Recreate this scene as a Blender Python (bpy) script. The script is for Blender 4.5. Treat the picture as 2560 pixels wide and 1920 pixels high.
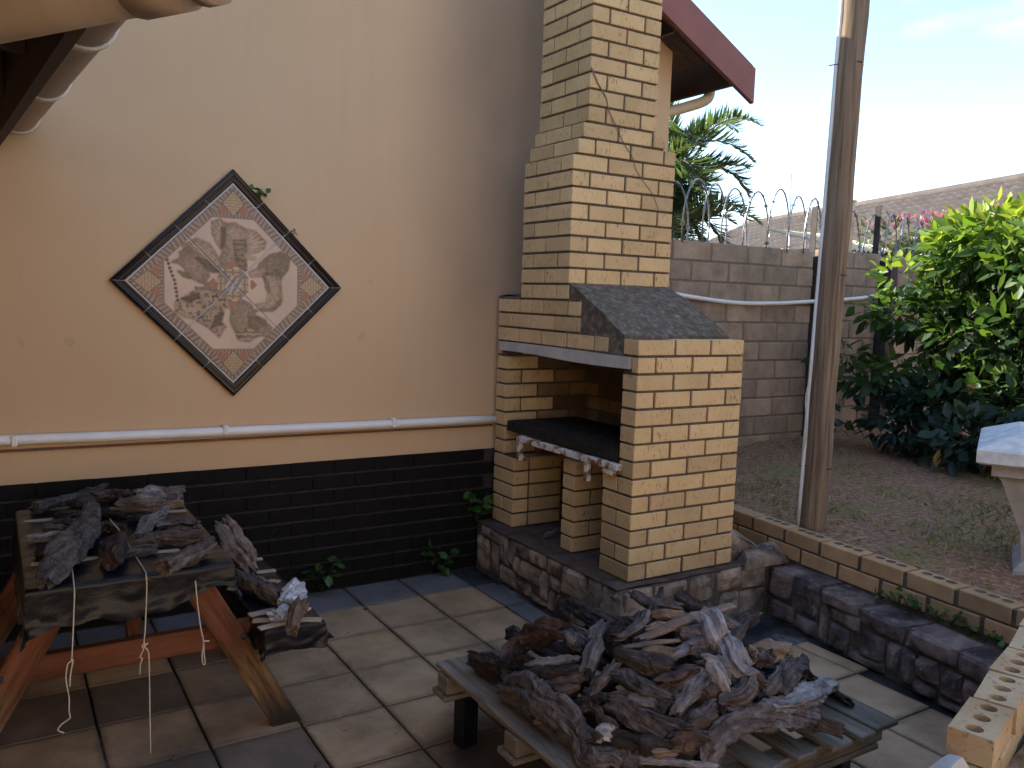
import bpy, bmesh, math, random
import numpy as np
from mathutils import Vector, Matrix, noise as mnoise
R = math.radians
random.seed(7); rng = np.random.default_rng(11)
for o in list(bpy.data.objects): bpy.data.objects.remove(o)
scene = bpy.context.scene
COL = scene.collection

# ------------------------------------------------------------------ camera
CAM = np.array([-2.52629, -2.96914, 1.32703]); YAW, PITCH, ROLL, FPX = .556934, -.103321, .033129, 2103.68
def _axes():
    ca, sa, cb, sb = math.cos(YAW), math.sin(YAW), math.cos(PITCH), math.sin(PITCH)
    f = np.array([sa*cb, ca*cb, sb]); r = np.array([ca, -sa, 0.]); u = np.cross(r, f)
    cg, sg = math.cos(ROLL), math.sin(ROLL)
    return cg*r+sg*u, -sg*r+cg*u, f
AR, AU, AF = _axes()
cd = bpy.data.cameras.new('camera'); cam = bpy.data.objects.new('camera', cd); COL.objects.link(cam)
cd.sensor_fit = 'HORIZONTAL'; cd.sensor_width = 36; cd.lens = FPX/2560*36; cd.clip_start = .05; cd.clip_end = 2000
M = Matrix.Identity(4)
for i in range(3):
    M[i][0], M[i][1], M[i][2], M[i][3] = AR[i], AU[i], -AF[i], CAM[i]
cam.matrix_world = M; scene.camera = cam
def ray(x, y):   # photograph pixel -> direction with unit depth
    return AF + AR*(x-1280)/FPX - AU*(y-960)/FPX
def on(ax, val, x, y):
    d = ray(x, y); return CAM + d*(val-CAM[ax])/d[ax]

# ------------------------------------------------------------------ sky, sun, exposure
SUN_AZ, SUN_EL = R(-34), R(31)          # azimuth from +y towards +x
w = bpy.data.worlds.new('World'); scene.world = w; w.use_nodes = True
nt = w.node_tree; nt.nodes.clear()
sky = nt.nodes.new('ShaderNodeTexSky'); sky.sky_type = 'NISHITA'; sky.sun_disc = False
sky.sun_elevation = SUN_EL; sky.sun_rotation = SUN_AZ; sky.air_density = 1.0; sky.dust_density = .6; sky.ozone_density = 2.2
tc = nt.nodes.new('ShaderNodeTexCoord'); mp = nt.nodes.new('ShaderNodeMapping'); mp.inputs['Scale'].default_value = (1.6, 1.6, 5.5)
nz = nt.nodes.new('ShaderNodeTexNoise'); nz.inputs['Scale'].default_value = 1.7; nz.inputs['Detail'].default_value = 7; nz.inputs['Roughness'].default_value = .55
rp = nt.nodes.new('ShaderNodeValToRGB'); rp.color_ramp.elements[0].position = .52; rp.color_ramp.elements[1].position = .80; rp.color_ramp.elements[0].color = (.0, .0, .0, 1)
mx = nt.nodes.new('ShaderNodeMix'); mx.data_type = 'RGBA'; mx.inputs[7].default_value = (4.2, 4.5, 4.8, 1)
ml = nt.nodes.new('ShaderNodeMath'); ml.operation = 'MULTIPLY'; ml.inputs[1].default_value = .75
bg = nt.nodes.new('ShaderNodeBackground'); bg.inputs['Strength'].default_value = .15; ow = nt.nodes.new('ShaderNodeOutputWorld')
L = nt.links.new
L(tc.outputs['Generated'], mp.inputs[0]); L(mp.outputs[0], nz.inputs['Vector']); L(nz.outputs['Fac'], rp.inputs[0])
L(rp.outputs[0], ml.inputs[0]); L(ml.outputs[0], mx.inputs[0]); L(sky.outputs[0], mx.inputs[6]); L(mx.outputs[2], bg.inputs[0]); L(bg.outputs[0], ow.inputs[0])
sl = bpy.data.lights.new('sun', 'SUN'); sl.energy = 4.8; sl.angle = R(.6); sl.color = (1, .93, .82)
sun = bpy.data.objects.new('sun', sl); COL.objects.link(sun)
sd = Vector((math.sin(SUN_AZ)*math.cos(SUN_EL), math.cos(SUN_AZ)*math.cos(SUN_EL), math.sin(SUN_EL)))
sun.rotation_euler = sd.to_track_quat('Z', 'Y').to_euler(); sun.location = (0, 0, 12)
scene.view_settings.view_transform = 'Standard'; scene.view_settings.look = 'None'
scene.view_settings.exposure = 1.68; scene.view_settings.gamma = 1; scene.view_settings.use_curve_mapping = False
scene.render.engine = 'CYCLES'; scene.cycles.max_bounces = 8; scene.cycles.diffuse_bounces = 5
scene.cycles.use_denoising = True; scene.cycles.caustics_reflective = False; scene.cycles.caustics_refractive = False

# ------------------------------------------------------------------ material helpers
class G:
    def __init__(s, name):
        s.m = bpy.data.materials.new(name); s.m.use_nodes = True; s.t = s.m.node_tree; s.b = s.t.nodes['Principled BSDF']
        s.out = s.t.nodes['Material Output']; s.tc = s.t.nodes.new('ShaderNodeTexCoord'); s.oi = None
    def n(s, k): return s.t.nodes.new(k)
    def l(s, a, b): s.t.links.new(a, b)
    def rand(s):
        if s.oi is None: s.oi = s.n('ShaderNodeObjectInfo')
        return s.oi.outputs['Random']
    def co(s, scale=(1, 1, 1), src='Object', jitter=False, rot=(0, 0, 0)):
        v = s.tc.outputs[src] if src != 'UV' else s.tc.outputs['UV']
        if jitter:
            m = s.n('ShaderNodeMath'); m.operation = 'MULTIPLY'; m.inputs[1].default_value = 37.; s.l(s.rand(), m.inputs[0])
            a = s.n('ShaderNodeVectorMath'); a.operation = 'ADD'; s.l(v, a.inputs[0]); s.l(m.outputs[0], a.inputs[1]); v = a.outputs[0]
        mp = s.n('ShaderNodeMapping'); mp.inputs['Scale'].default_value = scale; mp.inputs['Rotation'].default_value = rot; s.l(v, mp.inputs[0]); return mp.outputs[0]
    def noise(s, vec, scale, detail=4, rough=.55, dist=0):
        x = s.n('ShaderNodeTexNoise'); x.inputs['Scale'].default_value = scale; x.inputs['Detail'].default_value = detail
        x.inputs['Roughness'].default_value = rough; x.inputs['Distortion'].default_value = dist; s.l(vec, x.inputs['Vector']); return x.outputs['Fac']
    def voro(s, vec, scale, feat='F1'):
        x = s.n('ShaderNodeTexVoronoi'); x.feature = feat; x.inputs['Scale'].default_value = scale; s.l(vec, x.inputs['Vector']); return x.outputs['Distance']
    def ramp(s, fac, stops):
        x = s.n('ShaderNodeValToRGB'); e = x.color_ramp.elements
        while len(e) < len(stops): e.new(.5)
        for i, (p, c) in enumerate(stops):
            e[i].position = p; e[i].color = (*c, 1) if not isinstance(c, (int, float)) else (c, c, c, 1)
        s.l(fac, x.inputs[0]); return x.outputs[0]
    def mix(s, fac, a, b, mode='MIX'):
        x = s.n('ShaderNodeMix'); x.data_type = 'RGBA'; x.blend_type = mode
        for sock, v in ((x.inputs[0], fac), (x.inputs[6], a), (x.inputs[7], b)):
            if isinstance(v, (int, float)): sock.default_value = v
            elif isinstance(v, tuple): sock.default_value = (*v, 1)
            else: s.l(v, sock)
        return x.outputs[2]
    def math(s, op, a, b=0., clamp=False):
        x = s.n('ShaderNodeMath'); x.operation = op; x.use_clamp = clamp
        for sock, v in ((x.inputs[0], a), (x.inputs[1], b)):
            if isinstance(v, (int, float)): sock.default_value = v
            else: s.l(v, sock)
        return x.outputs[0]
    def sep(s, vec):
        x = s.n('ShaderNodeSeparateXYZ'); s.l(vec, x.inputs[0]); return x.outputs
    def bump(s, h, strength=.4, dist=.01):
        x = s.n('ShaderNodeBump'); x.inputs['Strength'].default_value = strength; x.inputs['Distance'].default_value = dist
        s.l(h, x.inputs['Height']); s.l(x.outputs[0], s.b.inputs['Normal'])
    def fin(s, col, rough=.8, spec=.3, metal=0.):
        if isinstance(col, tuple): s.b.inputs['Base Color'].default_value = (*col, 1)
        else: s.l(col, s.b.inputs['Base Color'])
        if isinstance(rough, (int, float)): s.b.inputs['Roughness'].default_value = rough
        else: s.l(rough, s.b.inputs['Roughness'])
        s.b.inputs['Specular IOR Level'].default_value = spec; s.b.inputs['Metallic'].default_value = metal
        return s.m
MT = {}
def simple(name, c1, c2, scale=8, rough=.8, spec=.3, bump=.3, bd=.004, stretch=(1, 1, 1), metal=0, jitter=True, var=.15):
    g = G(name); v = g.co(stretch, jitter=jitter); n = g.noise(v, scale, 6, .6)
    c = g.ramp(n, [(.3, c1), (.7, c2)])
    if var: c = g.mix(g.rand() if False else 1., c, g.ramp(g.rand(), [(0, 1-var), (1, 1.)]), 'MULTIPLY')
    if bump: g.bump(n, bump, bd)
    MT[name] = g.fin(c, rough, spec, metal); return MT[name]

# cream plaster of the gable wall, with soot beside the chimney and rain streaks
g = G('cream_plaster'); gm = g.n('ShaderNodeNewGeometry'); v = gm.outputs['Position']; s = g.sep(v)
g.tc.outputs[0]; g.co = (lambda scale=(1, 1, 1), **k: (lambda m: (setattr(m.inputs['Scale'], 'default_value', scale), g.l(v, m.inputs[0]), m.outputs[0])[2])(g.n('ShaderNodeMapping')))
n1 = g.noise(v, .9, 4, .5); n2 = g.noise(v, 60, 3, .6); n3 = g.noise(g.co((9, 1, .5)), 1.6, 4, .6)
c = g.ramp(n1, [(.3, (.53, .365, .215)), (.7, (.59, .415, .255))])
c = g.mix(g.math('MULTIPLY', g.ramp(n3, [(.5, 0.), (.75, 1.)]), .14), c, (.40, .31, .23))
dx = g.math('ADD', s[0], g.math('MULTIPLY', g.math('SUBTRACT', g.noise(g.co((.6, 1, .35)), 1.3, 3), .5), .5))
band = g.math('SUBTRACT', 1., g.math('MULTIPLY', g.math('ABSOLUTE', g.math('ADD', dx, -.02)), 1.55), True)
band = g.math('MULTIPLY', g.math('MULTIPLY', band, band), g.math('SUBTRACT', 3., g.math('MULTIPLY', band, 2.)))
up = g.ramp(g.math('MULTIPLY', s[2], .3), [(.2, .2), (.42, .85), (.8, 1.)])
soot = g.math('MULTIPLY', g.math('MULTIPLY', band, up), g.ramp(g.noise(v, 2.2, 5), [(.25, .36), (.7, .52)]))
c = g.mix(soot, c, (.105, .092, .100))
spk = g.ramp(g.noise(v, 9, 2, .3), [(.76, 0.), (.79, .2)])
c = g.mix(spk, c, (.30, .22, .16))
g.bump(g.math('ADD', g.math('MULTIPLY', n2, .35), g.noise(v, 14, 3)), .16, .006)
MT['plaster'] = g.fin(c, .82, .2)
simple('warm_render', (.60, .44, .28), (.68, .51, .34), 2, .85, .2, .1, var=0)
# black painted brick
g = G('black_painted_brick'); v = g.co(jitter=True); n = g.noise(v, 14, 5); sz = g.sep(g.tc.outputs['Object'])
c = g.ramp(n, [(.3, (.004, .0035, .0036)), (.72, (.0085, .0075, .0076))])
c = g.mix(g.ramp(g.noise(v, 30, 4), [(.66, 0.), (.75, .5)]), c, (.05, .036, .032)); g.bump(g.noise(v, 45, 4), .35, .004)
MT['blackbrick'] = g.fin(c, .7, .16)
simple('black_mortar', (.02, .018, .017), (.06, .053, .05), 20)
# yellow face brick with dark drag marks
g = G('yellow_face_brick'); v = g.co(jitter=True)
c = g.ramp(g.noise(v, 6, 4), [(.25, (.50, .35, .175)), (.75, (.61, .445, .245))])
c = g.mix(1., c, g.ramp(g.rand(), [(0, (.80, .78, .76)), (.5, (1, .97, .94)), (1, (1.08, 1.06, 1.0))]), 'MULTIPLY')
st = g.ramp(g.noise(g.co((75, 75, 22), jitter=True), 1.6, 3, .6), [(.575, 0.), (.67, .85)])
st = g.math('MULTIPLY', st, g.ramp(g.noise(v, 10, 2), [(.38, .15), (.62, 1.)]))
c = g.mix(st, c, (.13, .09, .06))
c = g.mix(g.ramp(g.noise(v, 3.2, 4), [(.55, 0.), (.85, .3)]), c, (.25, .19, .13))
g.bump(g.math('SUBTRACT', g.noise(v, 55, 4), g.math('MULTIPLY', st, .8)), .35, .004); MT['brick'] = g.fin(c, .85, .2)
# sooty inner bricks: smoke black in patches
g = G('sooty_brick'); v = g.co(jitter=True); ve = g.noise(v, 5, 5)
c = g.ramp(ve, [(.3, (.20, .125, .065)), (.75, (.42, .27, .13))]); c = g.mix(g.ramp(g.rand(), [(0, .75), (1, .2)]), c, (.035, .026, .022))
g.bump(g.noise(v, 50, 4), .35, .004); MT['sootbrick'] = g.fin(c, .9, .15)
simple('dark_mortar', (.075, .058, .045), (.15, .12, .095), 40, .95, .1, .6, .006)
simple('edging_brick', (.40, .24, .12), (.55, .36, .19), 9, .88, .2, .4, .004, var=.3)
# holed bricks, speckled pale
g = G('speckled_brick'); v = g.co(jitter=True)
c = g.ramp(g.noise(v, 5, 4), [(.3, (.38, .255, .135)), (.7, (.53, .39, .235))])
c = g.mix(g.ramp(g.noise(v, 55, 3), [(.6, 0.), (.68, .7)]), c, (.10, .08, .07)); c = g.mix(g.ramp(g.noise(v, 9, 4), [(.55, 0.), (.7, .6)]), c, (.42, .20, .08))
g.bump(g.noise(v, 40, 4), .5, .005); MT['holebrick'] = g.fin(c, .85, .2)
# rock-face stone
g = G('rock_stone'); v = g.co(jitter=True); n = g.noise(v, 7, 8, .65)
c = g.ramp(n, [(.30, (.06, .05, .044)), (.46, (.22, .175, .14)), (.62, (.37, .295, .23)), (.8, (.48, .41, .34))])
c = g.mix(1., c, g.ramp(g.rand(), [(0, (.65, .64, .64)), (.35, (1.05, .95, .85)), (.7, (.8, .8, .78)), (1, (1.1, .98, .86))]), 'MULTIPLY')
c = g.mix(g.ramp(g.noise(v, 4, 5, .6), [(.54, 0.), (.68, .85)]), c, (.03, .027, .026))
c = g.mix(g.ramp(g.noise(v, 26, 3), [(.62, 0.), (.70, .5)]), c, (.42, .38, .33))
g.bump(n, .8, .02); MT['stone'] = g.fin(c, .92, .15)
g = G('dark_rock_stone'); v = g.co(jitter=True); n = g.noise(v, 7, 8, .65)
c = g.ramp(n, [(.28, (.045, .04, .04)), (.5, (.17, .14, .13)), (.68, (.29, .235, .21)), (.82, (.40, .37, .34))])
c = g.mix(1., c, g.ramp(g.rand(), [(0, (.7, .68, .74)), (.5, (1.1, .95, .88)), (1, (.85, .85, .9))]), 'MULTIPLY')
c = g.mix(g.ramp(g.noise(v, 4, 5, .6), [(.49, 0.), (.64, .85)]), c, (.022, .02, .021))
c = g.mix(g.ramp(g.noise(v, 30, 3), [(.64, 0.), (.71, .5)]), c, (.36, .33, .30))
g.bump(n, .8, .02); MT['darkstone'] = g.fin(c, .92, .15)
# rough cement of the hood with moss
g = G('hood_cement'); v = g.co(); n = g.noise(v, 30, 7, .7); c = g.ramp(n, [(.3, (.055, .044, .036)), (.55, (.15, .12, .095)), (.75, (.34, .285, .23))])
c = g.mix(g.ramp(g.noise(v, 5, 4), [(.5, 0.), (.7, .55)]), c, (.075, .070, .025)); g.bump(n, .9, .012); MT['cement'] = g.fin(c, .95, .1)
simple('lintel_concrete', (.40, .375, .345), (.56, .53, .49), 7, .9, .2, .3)
simple('base_top', (.06, .045, .04), (.16, .11, .085), 14, .92, .15, .7, .01)
# rusty white-painted steel
g = G('rusty_white_steel'); v = g.co(); n = g.noise(v, 22, 5, .65); c = g.mix(g.ramp(n, [(.47, 0.), (.58, 1.)]), (.60, .58, .55), g.ramp(g.noise(v, 70, 3), [(.3, (.10, .035, .015)), (.7, (.28, .12, .05))]))
g.bump(n, .4, .003); MT['rust'] = g.fin(c, .7, .3)
simple('sooty_steel', (.010, .009, .009), (.045, .035, .03), 25, .75, .3, .5, metal=.3)
# floor tile
def tilemat(name, a, b, c_):
    g = G(name); v = g.co(jitter=True); n = g.noise(v, 5, 6, .62)
    c = g.ramp(n, [(.25, a), (.5, b), (.75, c_)])
    c = g.mix(1., c, g.ramp(g.rand(), [(0, (.86, .85, .86)), (.5, (.97, .95, .93)), (1, (1.05, 1.01, .96))]), 'MULTIPLY')
    wv = g.co(src='Object'); gm = g.n('ShaderNodeNewGeometry'); wn = g.noise(gm.outputs['Position'], 1.9, 6, .62)
    c = g.mix(g.ramp(wn, [(.46, 0.), (.68, .66)]), c, (.075, .060, .050))
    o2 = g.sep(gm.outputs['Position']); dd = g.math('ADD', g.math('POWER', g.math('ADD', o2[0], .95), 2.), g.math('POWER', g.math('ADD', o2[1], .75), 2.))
    dd = g.math('ADD', dd, g.math('MULTIPLY', g.math('SUBTRACT', g.noise(gm.outputs['Position'], 6, 5), .5), .35)); c = g.mix(g.ramp(dd, [(.10, .85), (.32, 0.)]), c, (.016, .014, .014))  # dark stain under the pallet, also standing in for weak shade there
    c = g.mix(g.ramp(g.noise(v, 45, 3), [(.66, 0.), (.74, .6)]), c, (.07, .055, .05))
    o = g.sep(g.tc.outputs['Object']); ed = g.math('MAXIMUM', g.math('MULTIPLY', g.math('ABSOLUTE', o[0]), 6.3), g.math('MULTIPLY', g.math('ABSOLUTE', o[1]), 5.95))
    ed = g.math('ADD', ed, g.math('MULTIPLY', g.math('SUBTRACT', g.noise(v, 12, 5, .7), .5), .42))
    c = g.mix(g.ramp(ed, [(.86, 0.), (1.06, .5)]), c, (.10, .07, .05))
    g.bump(n, .25, .006); MT[name] = g.fin(c, g.ramp(n, [(.3, .65), (.7, .85)]), .2)
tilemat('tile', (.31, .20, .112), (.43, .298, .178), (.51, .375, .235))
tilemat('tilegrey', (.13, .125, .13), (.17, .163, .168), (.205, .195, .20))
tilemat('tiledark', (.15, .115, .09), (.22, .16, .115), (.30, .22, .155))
g = G('grout'); v = g.co(); c = g.ramp(g.noise(v, 3.5, 5), [(.45, (.022, .02, .022)), (.6, (.06, .055, .055)), (.72, (.26, .26, .27))]); MT['grout'] = g.fin(c, .95, .1)
# woods
def wood(name, stops, sc=1., bump=.5, rough=.85, axis='UV', spec=.2, knots=False):
    g = G(name); v = g.co((26*sc, (5. if 'log' in name else 2.2)*sc, 1), src='UV', jitter=True); n = g.noise(v, 1.5, 8, .72, .3)
    if 'log' in name: n = g.math('ADD', g.math('MULTIPLY', n, .6), g.math('MULTIPLY', g.noise(g.co(jitter=True), 30, 6, .7), .4))
    c = g.ramp(n, stops); big = g.noise(g.co((3, 1.6, 1), src='UV', jitter=True), 1.4, 4, .6)
    c = g.mix(1., c, g.ramp(big, [(.3, .6), (.7, 1.12)]), 'MULTIPLY')
    c = g.mix(1., c, g.ramp(g.rand(), [(0, (.45, .43, .43)), (.3, (1.25, 1.2, 1.2)), (.55, (.75, .68, .62)), (.8, (1.15, 1.05, .95)), (1, (1.5, 1.48, 1.5))] if 'log' in name else [(0, (.72, .70, .70)), (.5, (1., .97, .95)), (1, (1.12, 1.05, 1.))]), 'MULTIPLY')
    g.bump(n, bump, .008); MT[name] = g.fin(c, rough, spec); return g
wood('log_grey', [(.36, (.014, .012, .012)), (.46, (.08, .068, .067)), (.57, (.18, .157, .155)), (.72, (.36, .332, .33))], 1.1, 1.)
wood('log_brown', [(.36, (.016, .011, .010)), (.47, (.075, .053, .045)), (.58, (.155, .112, .095)), (.72, (.27, .215, .19))], 1.1, 1.)
wood('log_dark', [(.34, (.008, .007, .007)), (.5, (.045, .035, .032)), (.62, (.11, .09, .082)), (.76, (.25, .22, .205))], 1.1, 1.)
wood('log_pale', [(.34, (.025, .022, .023)), (.44, (.16, .15, .155)), (.57, (.31, .30, .305)), (.72, (.47, .46, .465))], 1.1, 1.)
wood('log_tan', [(.30, (.05, .033, .022)), (.45, (.17, .12, .082)), (.62, (.28, .205, .15)), (.8, (.37, .295, .23))], .8, .8)
wood('pallet_wood', [(.30, (.075, .06, .045)), (.5, (.20, .17, .135)), (.75, (.33, .295, .25))], .9, .6)
wood('table_wood', [(.30, (.06, .022, .012)), (.5, (.155, .058, .030)), (.75, (.225, .095, .048))], .5, .35, .6)
# lower table leg: varnish worn to bare wood and mould
g = G('worn_leg_wood'); v = g.co((26, 2.2, 1), src='UV', jitter=True); n = g.noise(v, 1.2, 6, .65, .4); u = g.sep(g.tc.outputs['UV'])
c = g.ramp(n, [(.3, (.06, .022, .012)), (.5, (.155, .058, .030)), (.75, (.225, .095, .048))])
fr = g.ramp(g.math('ADD', u[1], g.math('MULTIPLY', g.math('SUBTRACT', g.noise(g.co((22, 3, 1), src='UV'), 1., 5), .5), .55)), [(.34, 1.), (.46, 0.)])
bare = g.ramp(g.noise(g.co((24, 2.5, 1), src='UV'), 1.3, 6, .65), [(.38, (.035, .022, .014)), (.5, (.15, .085, .04)), (.7, (.30, .19, .095))])
c = g.mix(fr, c, bare)
c = g.mix(g.ramp(g.math('ADD', u[1], g.math('MULTIPLY', g.noise(g.co((10, 6, 1), src='UV'), 1., 5), .12)), [(.12, .95), (.30, 0.)]), c, (.022, .02, .016)); g.bump(n, .5, .006)
MT['wornleg'] = g.fin(c, .75, .2)
wood('batten_wood', [(.30, (.22, .15, .085)), (.5, (.50, .40, .29)), (.75, (.64, .56, .45))], .7, .4)
# gum pole: grey-brown round timber, grain along z
g = G('pole_timber'); v = g.co((34, 34, 1.1)); n = g.noise(v, 1.4, 7, .62, .3)
c = g.ramp(n, [(.28, (.06, .042, .028)), (.5, (.19, .135, .088)), (.75, (.32, .24, .165))]); c = g.mix(g.ramp(g.noise(g.co((4, 4, .9)), 1.4, 4), [(.5, 0.), (.7, .55)]), c, (.20, .165, .13))
g.bump(n, .5, .006); MT['pole'] = g.fin(c, .88, .15)
simple('barge_paint', (.20, .072, .055), (.245, .092, .072), 5, .6, .35, .12, var=0)
simple('dark_timber', (.030, .017, .014), (.07, .038, .03), 9, .7, .25, .3, stretch=(1, 8, 1))
simple('purple_timber', (.022, .012, .014), (.045, .026, .026), 9, .6, .3, .3, stretch=(1, 8, 1))
simple('soffit_board', (.12, .068, .052), (.21, .13, .10), 9, .75, .2, .3, stretch=(8, 1, 1))
simple('white_pvc', (.66, .65, .63), (.76, .75, .73), 5, .4, .5, .05, var=0)
simple('gutter_pvc', (.40, .31, .235), (.50, .40, .315), 6, .5, .4, .1, var=0)
simple('cream_pvc', (.52, .42, .28), (.60, .50, .35), 6, .5, .4, .05, var=0)
g = G('black_plastic'); v = g.co(); n = g.noise(v, 16, 4, .6, .3); g.bump(n, .35, .01); MT['plastic'] = g.fin(g.ramp(n, [(.3, (.006, .007, .010)), (.7, (.011, .012, .017))]), .28, .24)
simple('cotton_string', (.50, .42, .30), (.66, .58, .46), 90, .9, .1, .3)
# concrete block of the garden wall
g = G('grey_block'); v = g.co(jitter=True); n = g.noise(v, 6, 6, .65)
c = g.ramp(n, [(.25, (.21, .16, .115)), (.5, (.33, .255, .19)), (.78, (.44, .35, .265))]); c = g.mix(1., c, g.ramp(g.rand(), [(0, (.78, .76, .76)), (1, (1.1, 1.05, 1.))]), 'MULTIPLY')
gm = g.n('ShaderNodeNewGeometry'); mpn = g.n('ShaderNodeMapping'); mpn.inputs['Scale'].default_value = (3, 3, .7); g.l(gm.outputs['Position'], mpn.inputs[0])
c = g.mix(g.ramp(g.noise(mpn.outputs[0], 1.3, 5), [(.5, 0.), (.72, .6)]), c, (.11, .095, .085)); g.bump(n, .5, .01); MT['block'] = g.fin(c, .92, .15)
simple('block_mortar', (.15, .12, .095), (.24, .20, .16), 30)
simple('steel_post', (.030, .028, .03), (.075, .06, .055), 14, .7, .3, .3)
simple('razor_wire', (.22, .22, .23), (.34, .34, .35), 40, .45, .5, 0, metal=.7)
simple('glazed_black', (.007, .007, .009), (.012, .012, .016), 5, .2, .35, .05)
simple('white_grout', (.42, .40, .40), (.55, .53, .52), 20)
# white painted concrete cap: blotchy
g = G('painted_concrete'); v = g.co(); n = g.noise(v, 12, 6, .6); c = g.ramp(n, [(.3, (.40, .40, .39)), (.6, (.60, .60, .58))]); g.bump(n, .4, .006); MT['painted'] = g.fin(c, .85, .25)
g = G('concrete_plain'); v = g.co(); n = g.noise(v, 14, 6, .6); c = g.ramp(n, [(.3, (.26, .24, .22)), (.6, (.36, .34, .32))]); g.bump(n, .3, .004); MT['concrete'] = g.fin(c, .88, .2)
# lawn soil: red-brown earth, dry thatch, green patches
g = G('lawn_soil'); v = g.co(); n = g.noise(v, 26, 7, .7); c = g.ramp(n, [(.28, (.13, .062, .040)), (.5, (.30, .165, .105)), (.72, (.50, .34, .215))])
c = g.mix(g.ramp(g.noise(v, 1.6, 5, .6), [(.50, 0.), (.66, .7)]), c, g.ramp(g.noise(v, 60, 4), [(.3, (.09, .105, .03)), (.7, (.30, .30, .10))])); g.bump(n, .9, .02); MT['lawn'] = g.fin(c, .95, .1)
simple('ground_earth', (.09, .065, .045), (.16, .12, .085), 3, .95, .1)
# foliage (vertex tone 0..1 = old dark leaf .. young leaf)
def leafmat(name, stops, trans=.35, rough=.42):
    g = G(name); a = g.n('ShaderNodeAttribute'); a.attribute_name = 'tone'
    c = g.ramp(a.outputs['Fac'], stops); g.fin(c, rough, .45)
    tr = g.n('ShaderNodeBsdfTranslucent'); g.l(g.mix(1., c, (1.25, 1.35, .6), 'MULTIPLY'), tr.inputs[0])
    ms = g.n('ShaderNodeMixShader'); ms.inputs[0].default_value = trans; g.l(g.b.outputs[0], ms.inputs[1]); g.l(tr.outputs[0], ms.inputs[2]); g.l(ms.outputs[0], g.out.inputs[0]); MT[name] = g.m
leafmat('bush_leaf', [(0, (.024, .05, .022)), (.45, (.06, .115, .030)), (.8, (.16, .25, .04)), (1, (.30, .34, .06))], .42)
leafmat('shrub_leaf', [(0, (.016, .034, .028)), (.6, (.030, .062, .046)), (1, (.07, .11, .05))], .25)
leafmat('palm_leaf', [(0, (.03, .06, .038)), (.5, (.06, .105, .062)), (1, (.17, .21, .10))], .35)
leafmat('weed_leaf', [(0, (.025, .07, .02)), (1, (.08, .19, .045))], .3)
leafmat('grass_blade', [(0, (.06, .11, .022)), (.5, (.14, .19, .045)), (1, (.40, .31, .15))], .3, .6)
leafmat('flower', [(0, (.42, .06, .24)), (1, (.62, .16, .40))], .4, .6)
leafmat('hedge_leaf', [(0, (.028, .055, .028)), (.6, (.075, .125, .05)), (1, (.26, .24, .12))], .3)
simple('stem_bark', (.06, .042, .028), (.14, .10, .07), 20)
# tiled roof of the neighbour
g = G('roof_tile'); v = g.co(); n = g.noise(v, 3, 6, .65); c = g.ramp(n, [(.3, (.06, .05, .044)), (.7, (.105, .087, .077))]); g.bump(g.noise(v, 40, 3), .4, .01); MT['rooftile'] = g.fin(c, .9, .15)
simple('yellow_sheet', (.55, .46, .28), (.68, .58, .38), 6, .6, .3, .1)
g = G('ceramic_print'); a = g.n('ShaderNodeVertexColor'); a.layer_name = 'print'; MT['print'] = g.fin(a.outputs[0], .28, .4)
simple('silver_bark', (.30, .30, .32), (.75, .75, .77), 34, .4, .6, .9, .012, metal=.25)
simple('seed_pod', (.10, .04, .025), (.18, .08, .05), 30)
simple('dead_leaf', (.30, .17, .06), (.55, .40, .12), 12)
simple('dry_litter', (.14, .075, .045), (.36, .24, .14), 12)
simple('vine_root', (.13, .105, .08), (.24, .20, .16), 40)

# ------------------------------------------------------------------ object helpers
def wloc(o):
    p = Vector((0, 0, 0))
    while o is not None: p = p + o.location; o = o.parent
    return p
def tag(o, label=None, cat=None, group=None, kind=None):
    if label: o['label'] = label
    if cat: o['category'] = cat
    if group: o['group'] = group
    if kind: o['kind'] = kind
    return o
def thing(name, label, cat, loc=(0, 0, 0), group=None):
    o = bpy.data.objects.new(name, None); COL.objects.link(o); o.location = loc; o.empty_display_size = .1
    return tag(o, label, cat, group)
def add(name, me, mat, parent=None, loc=(0, 0, 0), rot=(0, 0, 0)):
    o = bpy.data.objects.new(name, me); COL.objects.link(o)
    if mat is not None and len(me.materials) == 0: me.materials.append(MT[mat])
    l = Vector(loc)
    if parent is not None: l = l - wloc(parent); o.parent = parent
    o.location = l; o.rotation_euler = rot
    return o
def mesh(vs, fs, smooth=False, uv=None):
    me = bpy.data.meshes.new('m'); me.from_pydata([tuple(map(float, v)) for v in vs], [], fs); me.update()
    if smooth: me.polygons.foreach_set('use_smooth', [True]*len(me.polygons))
    if uv is not None:
        ul = me.uv_layers.new(name='UVMap'); li = np.empty(len(me.loops), int); me.loops.foreach_get('vertex_index', li)
        ul.data.foreach_set('uv', np.asarray(uv, float)[li].ravel())
    return me
def center(vs):
    vs = np.asarray(vs, float); c = (vs.max(0)+vs.min(0))/2; c[2] = vs[:, 2].min(); return vs-c, c
def addw(name, vs, fs, mat, parent=None, smooth=False, uv=None):     # world-space vertices, origin moved to the base
    v, c = center(vs); return add(name, mesh(v, fs, smooth, uv), mat, parent, c)
_bc = {}
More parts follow.
